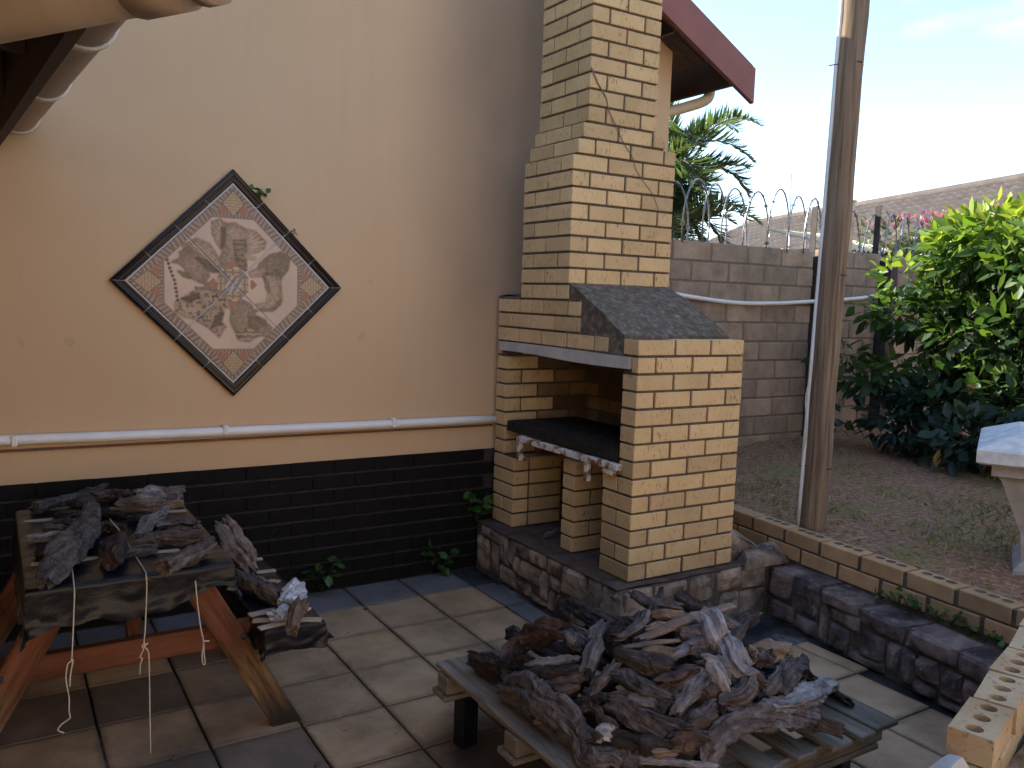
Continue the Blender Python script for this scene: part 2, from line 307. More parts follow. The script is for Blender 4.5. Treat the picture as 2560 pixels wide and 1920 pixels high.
def bbox_mesh(dx, dy, dz, bev, mat):
    k = (round(dx, 3), round(dy, 3), round(dz, 3), round(bev, 4), mat)
    if k not in _bc:
        bm = bmesh.new(); bmesh.ops.create_cube(bm, size=1)
        for v in bm.verts: v.co = Vector((v.co.x*k[0], v.co.y*k[1], v.co.z*k[2]))
        if bev: bmesh.ops.bevel(bm, geom=bm.edges[:], offset=bev, segments=1, affect='EDGES', profile=.5)
        me = bpy.data.meshes.new('box'); 
        ul = bm.loops.layers.uv.new('UVMap')
        ax = int(np.argmax(k[:3]))
        for f in bm.faces:
            for lp in f.loops:
                co = lp.vert.co; o = [i for i in range(3) if i != ax]
                nn = f.normal; a = o[0] if abs(nn[o[0]]) < abs(nn[o[1]]) else o[1]
                lp[ul].uv = (co[a], co[ax]+k[ax]/2)
        bm.to_mesh(me); bm.free(); me.materials.append(MT[mat]); _bc[k] = me
    return _bc[k]
def box(name, x0, x1, y0, y1, z0, z1, mat, parent=None, bev=.003, rot=(0, 0, 0)):
    return add(name, bbox_mesh(abs(x1-x0), abs(y1-y0), abs(z1-z0), bev, mat), None, parent, ((x0+x1)/2, (y0+y1)/2, (z0+z1)/2), rot)
def boxes_mesh(lst):
    vs, fs = [], []
    for x0, x1, y0, y1, z0, z1 in lst:
        b = len(vs); vs += [(x, y, z) for z in (z0, z1) for y in (y0, y1) for x in (x0, x1)]
        fs += [tuple(b+i for i in f) for f in ((0, 2, 3, 1), (4, 5, 7, 6), (0, 1, 5, 4), (1, 3, 7, 5), (3, 2, 6, 7), (2, 0, 4, 6))]
    return vs, fs
def catmull(pts, n):
    P = [np.asarray(p, float) for p in pts]
    if len(P) == 2: return np.array([P[0]+(P[1]-P[0])*t for t in np.linspace(0, 1, n)])
    P = [2*P[0]-P[1]]+P+[2*P[-1]-P[-2]]; m = len(P)-3; out = []
    for t in np.linspace(0, m-1e-9, n):
        i = int(t); u = t-i; a, b, c, d = P[i:i+4]
        out.append(.5*((2*b)+(c-a)*u+(2*a-5*b+4*c-d)*u*u+(3*b-3*c+d-a)*u**3))
    return np.array(out)
def frames(path):
    T = np.gradient(path, axis=0); T /= np.linalg.norm(T, axis=1)[:, None]+1e-9
    up = np.array([0, 0, 1.]); 
    if abs(T[0]@up) > .9: up = np.array([1., 0, 0])
    N = up-T[0]*(T[0]@up); N /= np.linalg.norm(N); out = []
    for t in T:
        N = N-t*(t@N); N /= np.linalg.norm(N); out.append((N.copy(), np.cross(t, N)))
    return T, out
def tube_geo(pts, r, seg=8, n=None, cap=True):
    path = catmull(pts, n or max(2, len(pts)*4)) if n != 0 else np.asarray(pts, float)
    T, fr = frames(path); rr = np.broadcast_to(np.asarray(r, float), (len(path),)) if np.ndim(r) == 0 else np.interp(np.linspace(0, 1, len(path)), np.linspace(0, 1, len(r)), r)
    vs, fs, uv = [], [], []; L_ = 0
    for i, p in enumerate(path):
        if i: L_ += np.linalg.norm(p-path[i-1])
        for k in range(seg):
            a = 2*math.pi*k/seg; vs.append(p+rr[i]*(math.cos(a)*fr[i][0]+math.sin(a)*fr[i][1])); uv.append((k/seg*.3, L_))
    for i in range(len(path)-1):
        for k in range(seg):
            a, b = i*seg+k, i*seg+(k+1) % seg; fs.append((a, b, b+seg, a+seg))
    if cap: fs.append(tuple(range(seg))[::-1]); fs.append(tuple(range((len(path)-1)*seg, len(path)*seg)))
    return vs, fs, uv
def tube(name, pts, r, mat, parent=None, seg=8, n=None):
    vs, fs, uv = tube_geo(pts, r, seg, n); return addw(name, vs, fs, mat, parent, True, uv)
def merge(geos):
    vs, fs = [], []
    for v, f in geos:
        b = len(vs); vs += list(v); fs += [tuple(b+i for i in q) for q in f]
    return vs, fs
def prism(poly, axis, a0, a1):
    # poly in the two other axes, extruded along axis from a0 to a1
    n = len(poly); vs = []
    for a in (a0, a1):
        for p, q in poly: vs.append({0: (a, p, q), 1: (p, a, q), 2: (p, q, a)}[axis])
    fs = [tuple(range(n)), tuple(range(2*n-1, n-1, -1))]+[(i, i+n, (i+1) % n+n, (i+1) % n) for i in range(n)]
    bm = bmesh.new(); bv = [bm.verts.new(v) for v in vs]
    for f in fs: bm.faces.new([bv[i] for i in f])
    bmesh.ops.recalc_face_normals(bm, faces=bm.faces[:]); out = [tuple(v.index for v in f.verts) for f in bm.faces] if not bm.verts.index_update() else None
    bm.free(); return vs, out
def rough_slab(vs_fn, nu, nv):   # grid helper
    vs = [vs_fn(i/(nu-1), j/(nv-1)) for j in range(nv) for i in range(nu)]
    fs = [(j*nu+i, j*nu+i+1, (j+1)*nu+i+1, (j+1)*nu+i) for j in range(nv-1) for i in range(nu-1)]
    return vs, fs
def nz3(p, s=1., o=0.): return mnoise.noise(Vector((p[0]*s+o, p[1]*s+o*.7, p[2]*s-o)))

# ------------------------------------------------------------------ the ground and the patio
FZ = -.29; H = .0824; B, T_, J = .222, .106, .010; MOD = .232; WY = 1.30
gs = add('ground', mesh([(-300, -300, 0), (300, -300, 0), (300, 300, 0), (-300, 300, 0)], [(0, 1, 2, 3)]), 'ground_earth', None, (0, 0, -.36)); tag(gs, kind='structure')
def edge_x(y): return 1.077+.0868*y+.012*math.sin(3*y)            # front of the brick edging
def stone_x(y): return .90+(.165/1.16)*(y+.09)                       # front of the stone retaining wall
patio = addw('patio_floor', *prism([(-5, 1.29), (-5, -5), (1.0, -5), (1.0, 1.29)], 2, -.40, FZ-.009), 'grout'); tag(patio, kind='structure')
PX, PY = .328, .350
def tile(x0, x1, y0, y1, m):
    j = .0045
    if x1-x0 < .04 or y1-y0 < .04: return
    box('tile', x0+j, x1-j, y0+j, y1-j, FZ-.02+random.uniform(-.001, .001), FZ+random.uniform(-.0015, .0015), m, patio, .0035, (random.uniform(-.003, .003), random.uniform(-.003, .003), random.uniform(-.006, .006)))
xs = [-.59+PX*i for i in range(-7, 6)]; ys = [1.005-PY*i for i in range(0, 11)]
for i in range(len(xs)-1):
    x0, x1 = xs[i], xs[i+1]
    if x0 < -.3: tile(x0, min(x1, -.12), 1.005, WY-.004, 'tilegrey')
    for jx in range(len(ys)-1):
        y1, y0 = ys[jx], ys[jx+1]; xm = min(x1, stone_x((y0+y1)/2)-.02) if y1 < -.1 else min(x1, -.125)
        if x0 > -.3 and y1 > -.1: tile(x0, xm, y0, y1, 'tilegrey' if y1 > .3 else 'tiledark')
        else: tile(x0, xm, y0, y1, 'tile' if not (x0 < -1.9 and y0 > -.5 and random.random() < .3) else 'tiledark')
# raised lawn sheet behind the edging, rising gently to the block wall
def lawn_z(x, y): return .105+.022*max(0, x-3.2)-.03*max(0, min(1, (y-1)/1.2))*(1 if x < 3.2 else 0)+.012*nz3((x, y, 0), 1.5)+.005*nz3((x, y, 3), 7)
def lv(a, b):
    y = -4+b*6.2; x = edge_x(min(y, .8))+.10+(9.5-edge_x(y))*a**1.7; return (x, y, lawn_z(x, y))
lawn = addw('lawn', *rough_slab(lv, 90, 90), 'lawn', None, True); tag(lawn, kind='structure')
soil = addw('lawn_bank', *prism([(-.5, -1.93), (1.2, -1.55), (1.2, -5), (-.5, -5)], 2, -.36, .13), 'lawn'); tag(soil, kind='structure')

# ------------------------------------------------------------------ the house with the gable wall
house = thing('house', 'cream plastered house with gable end, black brick base and red-brown barge board', 'house', (-1, WY, -.33))
def roof_z(x): return 3.151-.515*(x-1.156)          # top edge of the barge board
RX = -3.0
gw = [(1.27, -.33), (1.27, roof_z(1.27)-.16), (RX, roof_z(RX)-.16), (-7.2, roof_z(2*RX+7.2)-.16), (-7.2, -.33)]
addw('gable_wall', *prism(gw, 1, WY, WY+.22), 'plaster', house)
addw('side_wall', *prism([(1.05, 1.53), (1.268, 1.53), (1.268, 9), (1.05, 9)], 2, -.33, roof_z(1.268)-.16), 'plaster', house)
addw('roof', *prism([(1.78, roof_z(1.78)+.0), (RX, roof_z(RX)), (-7.8, roof_z(2*RX+7.8)), (-7.8, roof_z(2*RX+7.8)+.06), (RX, roof_z(RX)+.06), (1.78, roof_z(1.78)+.06)], 1, 1.085, 9.3), 'dark_timber', house)
def sl(x0, x1, t0, t1): return [(x0, roof_z(x0)-t1), (x1, roof_z(x1)-t1), (x1, roof_z(x1)-t0), (x0, roof_z(x0)-t0)]
addw('barge_board', *prism(sl(RX, 1.765, -.02, .20), 1, 1.045, 1.078), 'barge_paint', house)
for i in range(6):    # soffit boards under the verge, running up the slope
    y0 = 1.086+i*.036; addw('soffit_board', *prism(sl(-2.4, 1.74, .012, .028), 1, y0, y0+.033), 'soffit_board', house)
for x0, d in ((.55, .12), (-.35, .12)):
    addw('purlin', *prism([(x0, roof_z(x0)-.03-d), (x0+.055, roof_z(x0)-.03-d), (x0+.055, roof_z(x0+.055)-.03), (x0, roof_z(x0)-.03)], 1, 1.09, 1.298 if x0 < 1.2 else 3.), 'dark_timber', house)
addw('fascia', *prism([(1.565, 2.725), (1.60, 2.725), (1.60, roof_z(1.60)-.004), (1.565, roof_z(1.565)-.004)], 1, 1.08, 9.3), 'dark_timber', house)
for i in range(30):
    y0 = 1.31+i*.09; addw('soffit_board', *prism(sl(1.29, 1.562, .012, .028), 1, y0, y0+.086), 'soffit_board', house)
dp = tube('downpipe', [(1.655, 1.34, 2.78), (1.65, 1.34, 2.72), (1.60, 1.35, 2.675), (1.46, 1.40, 2.62), (1.34, 1.44, 2.57), (1.315, 1.46, 2.45), (1.315, 1.46, 1.5), (1.315, 1.46, .2)], .036, 'cream_pvc', house, 12, 30)
tube('gutter', [(1.652, 1.12, 2.80), (1.652, 9, 2.80)], .045, 'cream_pvc', house, 12, 2)
# black painted brick plinth
add('plinth_mortar', mesh(*boxes_mesh([(-2.95, 1.262, WY-.0035, WY+.05, -.33, .424)])), 'black_mortar', house)
for k in range(9):
    z0 = FZ+k*.08; x = -2.95+(0 if k % 2 else -.116)
    while x < -.05:
        box('brick', x, x+.2295, WY-.011+random.uniform(-.0006, .0006), WY+.05, z0+.005, z0+.0745+random.uniform(-.001, .001), 'blackbrick', house, .003)
        x += MOD
# white conduit along the wall with saddles
wp = thing('wall_pipe', 'white plastic pipe running along the cream wall above the black bricks', 'pipe', (-1.2, WY-.03, .6))
tube('pipe', [(-2.9, WY-.026, .637), (-1.9, WY-.026, .620), (-.9, WY-.026, .610), (.02, WY-.026, .603)], .024, 'white_pvc', wp, 12)
for x in (-2.45, -1.55, -.65): box('saddle', x-.012, x+.012, WY-.054, WY-.0, .59+(.012 if x < -1.2 else .0), .642+(.008 if x < -1.2 else 0), 'white_pvc', wp, .004)
addw('pipe_shadow_strip', *prism([(-2.9, .575), (.0, .560), (.0, .570), (-2.9, .587)], 1, WY-.012, WY+.01), 'soffit_board', wp)  # thin step coloured brown to stand in for the pipe's shadow

# ------------------------------------------------------------------ verandah roof with gutter at the left
ver = thing('verandah_roof', 'dark timber verandah roof with brown plastic gutter meeting the cream wall', 'roof', (-3.2, -.5, FZ))
def gx(y): return -2.33+(1.3-y)*(.13/1.89)       # gutter outer edge line
def sk(pts, z0, z1):   # slanted prism following the eave line: pts = offsets from gx
    vs = []
    for y in (1.29, -4.2):
        for (o, z) in pts: vs.append((gx(y)+o, y, z))
    n = len(pts); return vs, [tuple(range(n)), tuple(range(2*n-1, n-1, -1))]+[(i, (i+1) % n, (i+1) % n+n, i+n) for i in range(n)]
addw('fascia', *sk([(-.195, 1.85), (-.165, 1.85), (-.165, 2.10), (-.195, 2.10)], 0, 0), 'purple_timber', ver)
addw('roof_sheet', *sk([(-.06, 2.105), (-3.2, 2.75), (-3.2, 2.78), (-.06, 2.135)], 0, 0), 'purple_timber', ver)
for i in range(9):
    y = 1.05-i*.62
    addw('rafter', *prism([(gx(y)-.196, 1.95), (gx(y)-.196, 2.09), (-5.4, 2.72), (-5.4, 2.58)], 1, y-.025, y+.025), 'dark_timber', ver)
def gutter_geo(p0, p1, r, th=.004, seg=12):
    p0, p1 = np.array(p0), np.array(p1); d = (p1-p0)/np.linalg.norm(p1-p0); s = np.cross(d, [0, 0, 1.]); s /= np.linalg.norm(s); vs = []
    for p in (p0, p1):
        for rr in (r, r-th):
            for k in range(seg+1):
                a = math.pi*k/seg; vs.append(p+s*rr*math.cos(a)-np.array([0, 0, 1.])*rr*math.sin(a))
    n = seg+1; fs = []
    for k in range(seg):
        fs += [(k, k+1, 2*n+k+1, 2*n+k), (n+k+1, n+k, 3*n+k, 3*n+k+1), (k, n+k, n+k+1, k+1), (2*n+k, 2*n+k+1, 3*n+k+1, 3*n+k)]
    fs += [(0, 2*n, 3*n, n), (n-1, 2*n-1, 4*n-1, 3*n-1)]
    return vs, fs
GR = .080
def gp(y, z=2.03): return (gx(y)-GR, y, z)
gut = addw('gutter', *gutter_geo(gp(1.29), gp(-4.2), GR), 'gutter_pvc', ver, True)
for y in (1.24, .42, -.38, -1.2, -2.0): addw('bracket', *gutter_geo(gp(y+.018), gp(y-.018), GR+.009, .008), 'white_pvc', gut, True)
for (x, y) in ((-4.9, -3.6),): box('post', x-.05, x+.05, y-.05, y+.05, FZ-.05, 2.62, 'dark_timber', ver)
box('unseen_back_wall', -5.1, -4.95, -4.2, 1.29, FZ-.05, 2.70, 'plaster', ver)  # unseen wall, added to block light coming from the left
# the brown pipe crossing below the eave
def dpt(x, y, z): return on(2, z, x*2560/2212, y*2560/2212)
a, b = dpt(0, 95, 1.75), dpt(455, 8, 1.75); dv = (b-a)/np.linalg.norm(b-a); up_ = np.array([0, 0, .052])
pb = thing('overflow_pipe', 'thick brown plastic pipe with a collar hanging below the verandah eave', 'pipe', tuple(a))
tube('pipe', [a-dv*.9+up_, b+up_], .048, 'gutter_pvc', pb, 20, 2)
c_ = a+(b-a)*.70; tube('collar', [c_+up_, c_+dv*.10+up_], .054, 'gutter_pvc', pb, 20, 2); tube('end_rim', [b-dv*.02+up_, b+dv*.006+up_], .053, 'gutter_pvc', pb, 20, 2)
for f_ in (-.25, -.75):
    q = a+dv*f_; tube('strap', [q+np.array([0, 0, .1]), q+np.array([0, 0, .42])], .008, 'steel_post', pb, 6, 2)

# ------------------------------------------------------------------ the brick braai
braai = thing('braai', 'built-in yellow face-brick barbecue with tall chimney, grate and sloping cement hood', 'barbecue', (.34, .63, 0))
def br(x0, x1, y0, y1, k, mat='brick', hz=None):
    j = .0012; r = lambda: random.uniform(-j, j)
    z0 = k*H+.006; box('brick', x0+.0012+r(), x1-.0012+r(), y0+r(), y1+r(), z0, z0+(hz or .0705)+random.uniform(-.0008, .0008), mat, braai, .0028, (0, 0, random.uniform(-.004, .004)))
def run(a0, a1, k, half, fn, small=.03):     # lay a course from a0 to a1
    p = a0; first = True
    while p < a1-small:
        ln = T_ if (first and half) else B
        e = min(p+ln, a1)
        if a1-e < .04: e = a1
        fn(p, e, k); p = e+J; first = False
# near side wall and left side wall
for k in range(14):
    half = k % 2 == 0
    # near wall: y 0..T
    y1 = .222 if (half and k < 6) else T_
    if k == 12: y1 = .046
    if half:
        br(0, T_, 0, y1, k); run(T_+J, .686, k, False, lambda p, e, k: br(p, e, 0, T_, k))
    else: run(0, .686, k, False, lambda p, e, k: br(p, e, 0, T_, k))
    if k < 6:
        if half: br(T_+J, .338, T_+J, .222, k)
        else: br(0, T_, T_+J, .222, k); br(T_+J, .338, T_+J, .222, k)
    # left wall: y 1.159..1.265
    W0, W1 = 1.159, 1.265; y0 = 1.043 if (half and k < 5) else W0
    if k == 12: y0 = 1.22
    if k != 13:
        m_in = 'brick'
        if half:
            br(0, T_, y0, W1, k); run(T_+J, .686, k, False, lambda p, e, k: br(p, e, W0, W1, k, 'brick' if (p < .2 or k < 5) else 'sootbrick'))
        else: run(0, .686, k, False, lambda p, e, k: br(p, e, W0, W1, k, 'brick' if (p < .2 or k < 5) else 'sootbrick'))
        if k < 5:
            if half: br(T_+J, .338, 1.043, W0-J, k)
            else: br(0, T_, 1.043, W0-J, k); br(T_+J, .338, 1.043, W0-J, k)
    # back wall
    if k < 13: run(.116, 1.149, k, half, lambda p, e, k: br(.580, .686, p, e, k, 'sootbrick'))
    if k < 6:
        if half: br(.03, .252, .493, .599, k)
        else: br(.03, .136, .493, .599, k); br(.146, .252, .493, .599, k)
# courses over the lintel
def fr(lst, k, top=1.265):
    y = top
    for ln in lst: br(0, T_, y-ln, y, k); y -= ln+J
fr([B, B, B, B, T_], 13); fr([T_, B, B, B], 14); fr([B, B, B, T_], 15)
run(T_+J, .686, 13, False, lambda p, e, k: br(p, e, 1.159, 1.265, k)); run(T_+J, .686, 14, True, lambda p, e, k: br(p, e, 1.159, 1.265, k)); run(T_+J, .686, 15, False, lambda p, e, k: br(p, e, 1.159, 1.265, k))
# chimney
CY0, CY1 = .574, 1.028
for k in range(16, 39):
    x0, x1 = 0., .686
    if k == 25: x0 = .028
    elif k == 26: x0, x1 = .057, .612
    elif k >= 27: x0, x1 = .0854, .0854+.454
    even = k % 2 == 0
    if even:   # side shows stretcher at the corner, front half-full-half
        if x1-x0 < .5 or k != 25: run(x0, x1, k, False, lambda p, e, k: br(p, e, CY0, CY0+T_, k))
        br(x0, x0+T_, CY0+T_+J, CY1-T_-J, k)
        run(x0, x1, k, False, lambda p, e, k: br(p, e, CY1-T_, CY1, k))
    else:
        run(x0+T_+J, x1-T_-J if k >= 27 else x1, k, False, lambda p, e, k: br(p, e, CY0, CY0+T_, k))
        if k >= 27: br(x1-T_, x1, CY0, CY0+T_, k)
        br(x0, x0+T_, CY0, CY0+B, k); br(x0, x0+T_, CY0+B+J, CY1, k)
        run(x0+T_+J, x1, k, False, lambda p, e, k: br(p, e, CY1-T_, CY1, k))
i = .010
core = [(i, .686-i, i, T_-i, .0, 14*H-.006), (i, .686-.004, 1.159+i, 1.265-i, .0, 16*H-.006), (.580+i, .686-.003, .11, 1.155, .0, 13*H-.004), (i, .330, T_-.01, .222-i, 0, 6*H-.006), (i, .330, 1.043+i, 1.17, 0, 5*H-.006),
        (.03+i, .252-i, .493+i, .599-i, 0, 6*H-.006), (i+.001, T_-i, .231+i, 1.26, 13*H, 14*H-.002), (i+.002, .680, .463+i, 1.258, 14*H-.003, 16*H-.008), (i, .678, CY0+i, CY1-i, 16*H-.02, 25*H-.004), (.028+i, .678, CY0+i+.001, CY1-i-.001, 25*H-.01, 26*H-.004),
        (.057+i, .612-i, CY0+i, CY1-i, 26*H-.01, 27*H-.004), (.0854+i, .539-i, CY0+i+.001, CY1-i-.001, 27*H-.01, 39*H-.01)]
add('mortar', mesh(*boxes_mesh([tuple(np.array(c)-np.array([.34, .34, .63, .63, 0, 0])) for c in core])), 'dark_mortar', braai, (.34, .63, 0))
# lintel, hood, shoulder cap
lv_, lf_ = rough_slab(lambda a, b: (0, 0, 0), 2, 2)
def lintel():
    n = 14; vs = []; fs = []
    for q in range(n+1):
        t = q/n; y = 1.216-t*1.165; zb = 1.004+.012*math.sin(math.pi*t)*0+.003*math.sin(9*t)
        zb = 1.018-.010*t+.004*math.sin(7*t); zt = 1.068+.002*math.sin(5*t)
        vs += [(-.012, y, zb), (-.012, y, zt), (.085, y, zt), (.085, y, zb)]
    for q in range(n):
        a = q*4
        for m in range(4): fs.append((a+m, a+(m+1) % 4, a+4+(m+1) % 4, a+4+m))
    fs += [(3, 2, 1, 0), (n*4, n*4+1, n*4+2, n*4+3)]
    return vs, fs
addw('lintel', *lintel(), 'lintel_concrete', braai)
def hood():
    nu, nv = 26, 18; vs = []; fs = []
    prof = lambda b: (.109+b*(.585-.109), 1.160+b*(1.412-1.160))
    for j in range(nv):
        for q in range(nu):
            x = .004+q/(nu-1)*.688; y, z = prof(j/(nv-1)); e = nz3((x, y, z), 9)*.007+nz3((x, y, z), 30)*.003+.010*math.sin(math.pi*min(1, j/(nv-1)))
            if q in (0, nu-1): x += nz3((y, z, 0), 20)*.006
            vs.append((x, y-e*.45, z+e))
    g0 = len(vs)
    for j in range(nv):
        for q in range(nu): fs.append((j*nu+q, j*nu+q+1, (j+1)*nu+q+1, (j+1)*nu+q)) if j < nv-1 and q < nu-1 else None
    for sx, col in ((.0065, 0), (.690, nu-1)):
        b0 = len(vs); vs.append((sx, .60, 1.068)); vs.append((sx, .109, 1.068)); ring = [j*nu+col for j in range(nv)]
        fs.append(tuple([b0+1]+ring+[b0]) if col else tuple([b0]+ring[::-1]+[b0+1]))
    fs.append((g0, g0+1, g0+3, g0+2)); fs.append(tuple([g0+1]+list(range(nu))+[g0+3]))
    return vs, fs
addw('hood', *hood(), 'cement', braai)
addw('shoulder_cap', *merge([rough_slab(lambda a, b: (.002+a*.68, 1.034+b*.232, 16*H+.022+.008*nz3((a*3, b*3, 1), 3)-.012*abs(2*b-1)), 12, 7), boxes_mesh([(.003, .68, 1.034, 1.264, 16*H-.006, 16*H+.010)])]), 'cement', braai)
# grate and ash tray
gr = 'rust'
box('grate_rail', -.035, -.003, .075, .968, .522, .556, gr, braai, .004); box('grate_rail', .50, .53, .115, 1.15, .522, .552, gr, braai, .004)
for y in (.10, .945): box('grate_rail', -.003, .50, y-.018, y+.018, .524, .553, gr, braai, .004)
box('grate_leg', -.033, -.004, .936, .966, .415, .523, gr, braai, .004); box('grate_leg', -.006, .02, .936, .966, .412, .44, gr, braai, .004)
box('grate_leg', -.032, -.006, .305, .338, .428, .523, gr, braai, .004)
box('grate_bracket', -.03, .10, .12, .20, .494, .523, gr, braai, .004)
tray = addw('fire_tray', *boxes_mesh([(.01, .50, .125, 1.145, .557, .566), (.012, .03, .127, 1.143, .566, .612), (.03, .50, 1.120, 1.144, .566, .614), (.48, .5, .127, 1.13, .566, .612), (.03, .5, .128, .145, .566, .600)]), 'sooty_steel', braai)
for q in range(26):
    y = .17+q*.037; tube('grid_bar', [(.02, y, .612), (.49, y, .613)], .0045, 'sooty_steel', tray, 6, 2)
tube('creeper', [on(1, CY0-.004, x*.42194+1100, y*.42194) for x, y in [(897, 400), (940, 500), (985, 580), (1000, 650), (1050, 760), (1090, 850), (1140, 930), (1160, 1000), (1205, 1075), (1260, 1150), (1300, 1260)]], [.0038, .003, .0022, .0018, .0015], 'vine_root', braai, 5, 40)

# ------------------------------------------------------------------ rock-face stones
def stone(parent, O, U, N, u0, u1, z0, z1, depth, bulge, mat, zt=None, seed=0):
    U, N = np.array(U), np.array(N); rs = random.Random(seed); n = 8; g_ = .006
    u0 += g_; u1 -= g_; z0 += g_; z1 -= g_
    cj = [(rs.uniform(-.010, .010), rs.uniform(-.008, .008)) for _ in range(4)]
    vs, fs = [], []
    for j in range(n):
        for i_ in range(n):
            a, b = i_/(n-1), j/(n-1); s, t = 2*a-1, 2*b-1
            s2 = s*math.sqrt(max(0, 1-.05*t*t)); t2 = t*math.sqrt(max(0, 1-.05*s*s)); a2, b2 = (s2+1)/2, (t2+1)/2
            w_ = [(1-a)*(1-b), a*(1-b), (1-a)*b, a*b]
            u = u0+a2*(u1-u0)+sum(w*c[0] for w, c in zip(w_, cj)); z = z0+b2*(z1-z0)+sum(w*c[1] for w, c in zip(w_, cj))
            e = (1-s**4)*(1-t**4); d = bulge*e**.5+.018*nz3((u*9, z*9, seed), 1)*e**.3+.011*nz3((u*26, z*26, seed), 1)
            vs.append(np.array(O)+U*u+np.array([0, 0, z])+N*d)
    fs = [(j*n+i_, j*n+i_+1, (j+1)*n+i_+1, (j+1)*n+i_) for j in range(n-1) for i_ in range(n-1)]
    ring = [i_ for i_ in range(n)]+[j*n+n-1 for j in range(1, n)]+[(n-1)*n+i_ for i_ in range(n-2, -1, -1)]+[j*n for j in range(n-2, 0, -1)]
    b0 = len(vs)
    for r_ in ring: vs.append(vs[r_]-N*depth+np.array([0, 0, .004*nz3(vs[r_]*14, 1, seed)]))
    m = len(ring)
    for q in range(m): fs.append((ring[q], b0+q, b0+(q+1) % m, ring[(q+1) % m]))
    return addw('stone', vs, fs, mat, parent, False)
def fix(o): return o
def stone_face(parent, O, U, N, cells, mat, depth=.05, topdepth=None, bulge=.02, seed=0):
    zt = max(c[3] for c in cells)
    for q, (u0, u1, z0, z1) in enumerate(cells):
        d = topdepth if (topdepth and z1 > zt-.03) else depth
        stone(parent, O, U, N, u0, u1, z0, z1, d, bulge*(.7+.6*random.random()), mat, None, seed+q*3.7)
base = thing('stone_base', 'low rock-faced stone plinth under the brick barbecue', 'plinth', (.4, .6, FZ))
addw('core', *prism([(-.085, -.045), (-.085, 1.288), (1.30, 1.288), (1.30, -.045)], 2, FZ-.03, -.012), 'dark_mortar', base)
addw('top_screed', *rough_slab(lambda a, b: (-.10+a*1.2, -.05+b*1.335, -.003+.006*nz3((a*5, b*6, 0), 1)), 30, 30), 'base_top', base, True)
# front cells: u runs from the near corner (y=-.05) to the wall (y=1.29); z 0..0.28
fc = [(0, .13, .10, .285), (.0, .13, 0, .10), (.13, .25, .06, .285), (.13, .25, 0, .06), (.25, .47, .12, .285), (.25, .36, 0, .12), (.36, .52, 0, .12), (.47, .60, .19, .285), (.47, .58, .12, .19), (.60, .80, .20, .285), (.58, .66, .03, .2), (.52, .58, 0, .12),
      (.66, .86, .09, .20), (.58, .74, 0, .04), (.74, .90, 0, .09), (.80, .90, .20, .285), (.86, .92, .09, .20), (.90, .98, .11, .285), (.90, 1.08, 0, .11), (.98, 1.08, .11, .285), (1.08, 1.30, .21, .285), (1.08, 1.18, 0, .21), (1.18, 1.33, 0, .21)]
stone_face(base, (-.085, -.06, FZ), (.0, 1, 0), (-1, 0, 0), fc, 'stone', .05, .07, .022, 1)
sc_ = [(0, .22, .13, .28), (0, .16, 0, .13), (.16, .34, 0, .13), (.22, .44, .15, .28), (.34, .52, 0, .15), (.44, .62, .13, .28), (.52, .66, 0, .13), (.62, .80, .17, .29), (.66, .80, 0, .17), (.80, .99, .16, .28), (.80, .99, 0, .16)]
stone_face(base, (-.09, -.045, FZ), (1, 0, 0), (0, -1, 0), sc_, 'stone', .05, .07, .02, 50)
# leaning slab beside the barbecue
sv = [(.72, .05, .0), (.98, -.02, -.01), (1.06, .30, .0), (.74, .45, .02), (.705, .06, .16), (.80, .03, .10), (.84, .32, .12), (.705, .42, .20)]
def rock(name, hull, mat, parent=None, sub=3, amp=.012, seed=0):
    bm = bmesh.new(); [bm.verts.new(v) for v in hull]; bmesh.ops.convex_hull(bm, input=bm.verts[:])
    bmesh.ops.subdivide_edges(bm, edges=bm.edges[:], cuts=sub, use_grid_fill=True, smooth=.1)
    vs = [np.array(v.co)+np.array([nz3(v.co, 9, seed), nz3(v.co, 9, seed+5), nz3(v.co, 9, seed+9)])*amp for v in bm.verts]; bm.verts.index_update()
    fs = [tuple(v.index for v in f.verts) for f in bm.faces]; bm.free(); return addw(name, vs, fs, mat, parent)
tag(rock('stone_slab', sv, 'stone'), 'reddish rock slab leaning between the barbecue side and the brick edging', 'stone')
tag(rock('stone_slab', [(.72, -.06, -.02), (1.05, -.07, -.02), (1.08, .06, -.02), (.74, .02, -.02), (.74, -.05, .035), (1.0, -.05, .03), (1.04, .03, .06), (.78, .01, .05)], 'stone', None, 3, .012, 4), 'flat brown rock lying where the stone plinth meets the retaining wall', 'stone')
# retaining wall of dark stones
ret = thing('retaining_wall', 'low dark rock-faced retaining wall below the brick edging', 'wall', (.85, -.7, FZ))
dU = np.array([stone_x(-1.25)-stone_x(-.09), -1.16, 0]); dU /= np.linalg.norm(dU); dN = np.array([dU[1], -dU[0], 0]); dN = dN if dN[0] < 0 else -dN
rO = np.array([stone_x(-.09)+.02, -.06, FZ])
rc = [(.0, .16, .10, .265), (0, .19, 0, .10), (.16, .36, .08, .27), (.19, .36, 0, .08), (.36, .60, .20, .265), (.36, .42, 0, .2), (.42, .62, .13, .20), (.42, .55, 0, .13), (.60, .86, .17, .265), (.62, .76, .04, .17), (.55, .76, 0, .05), (.76, .84, .02, .17), (.86, 1.12, .17, .26), (.84, .92, 0, .17), (.92, 1.04, .06, .17), (.92, 1.04, 0, .06), (1.04, 1.15, .04, .17), (1.04, 1.2, 0, .04), (1.12, 1.38, .16, .255), (1.15, 1.26, .04, .16), (1.26, 1.40, 0, .16), (1.38, 1.62, .15, .26), (1.40, 1.62, 0, .15)]
stone_face(ret, rO, dU, dN, rc, 'darkstone', .06, .16, .024, 100)
e1 = rO+dU*1.62
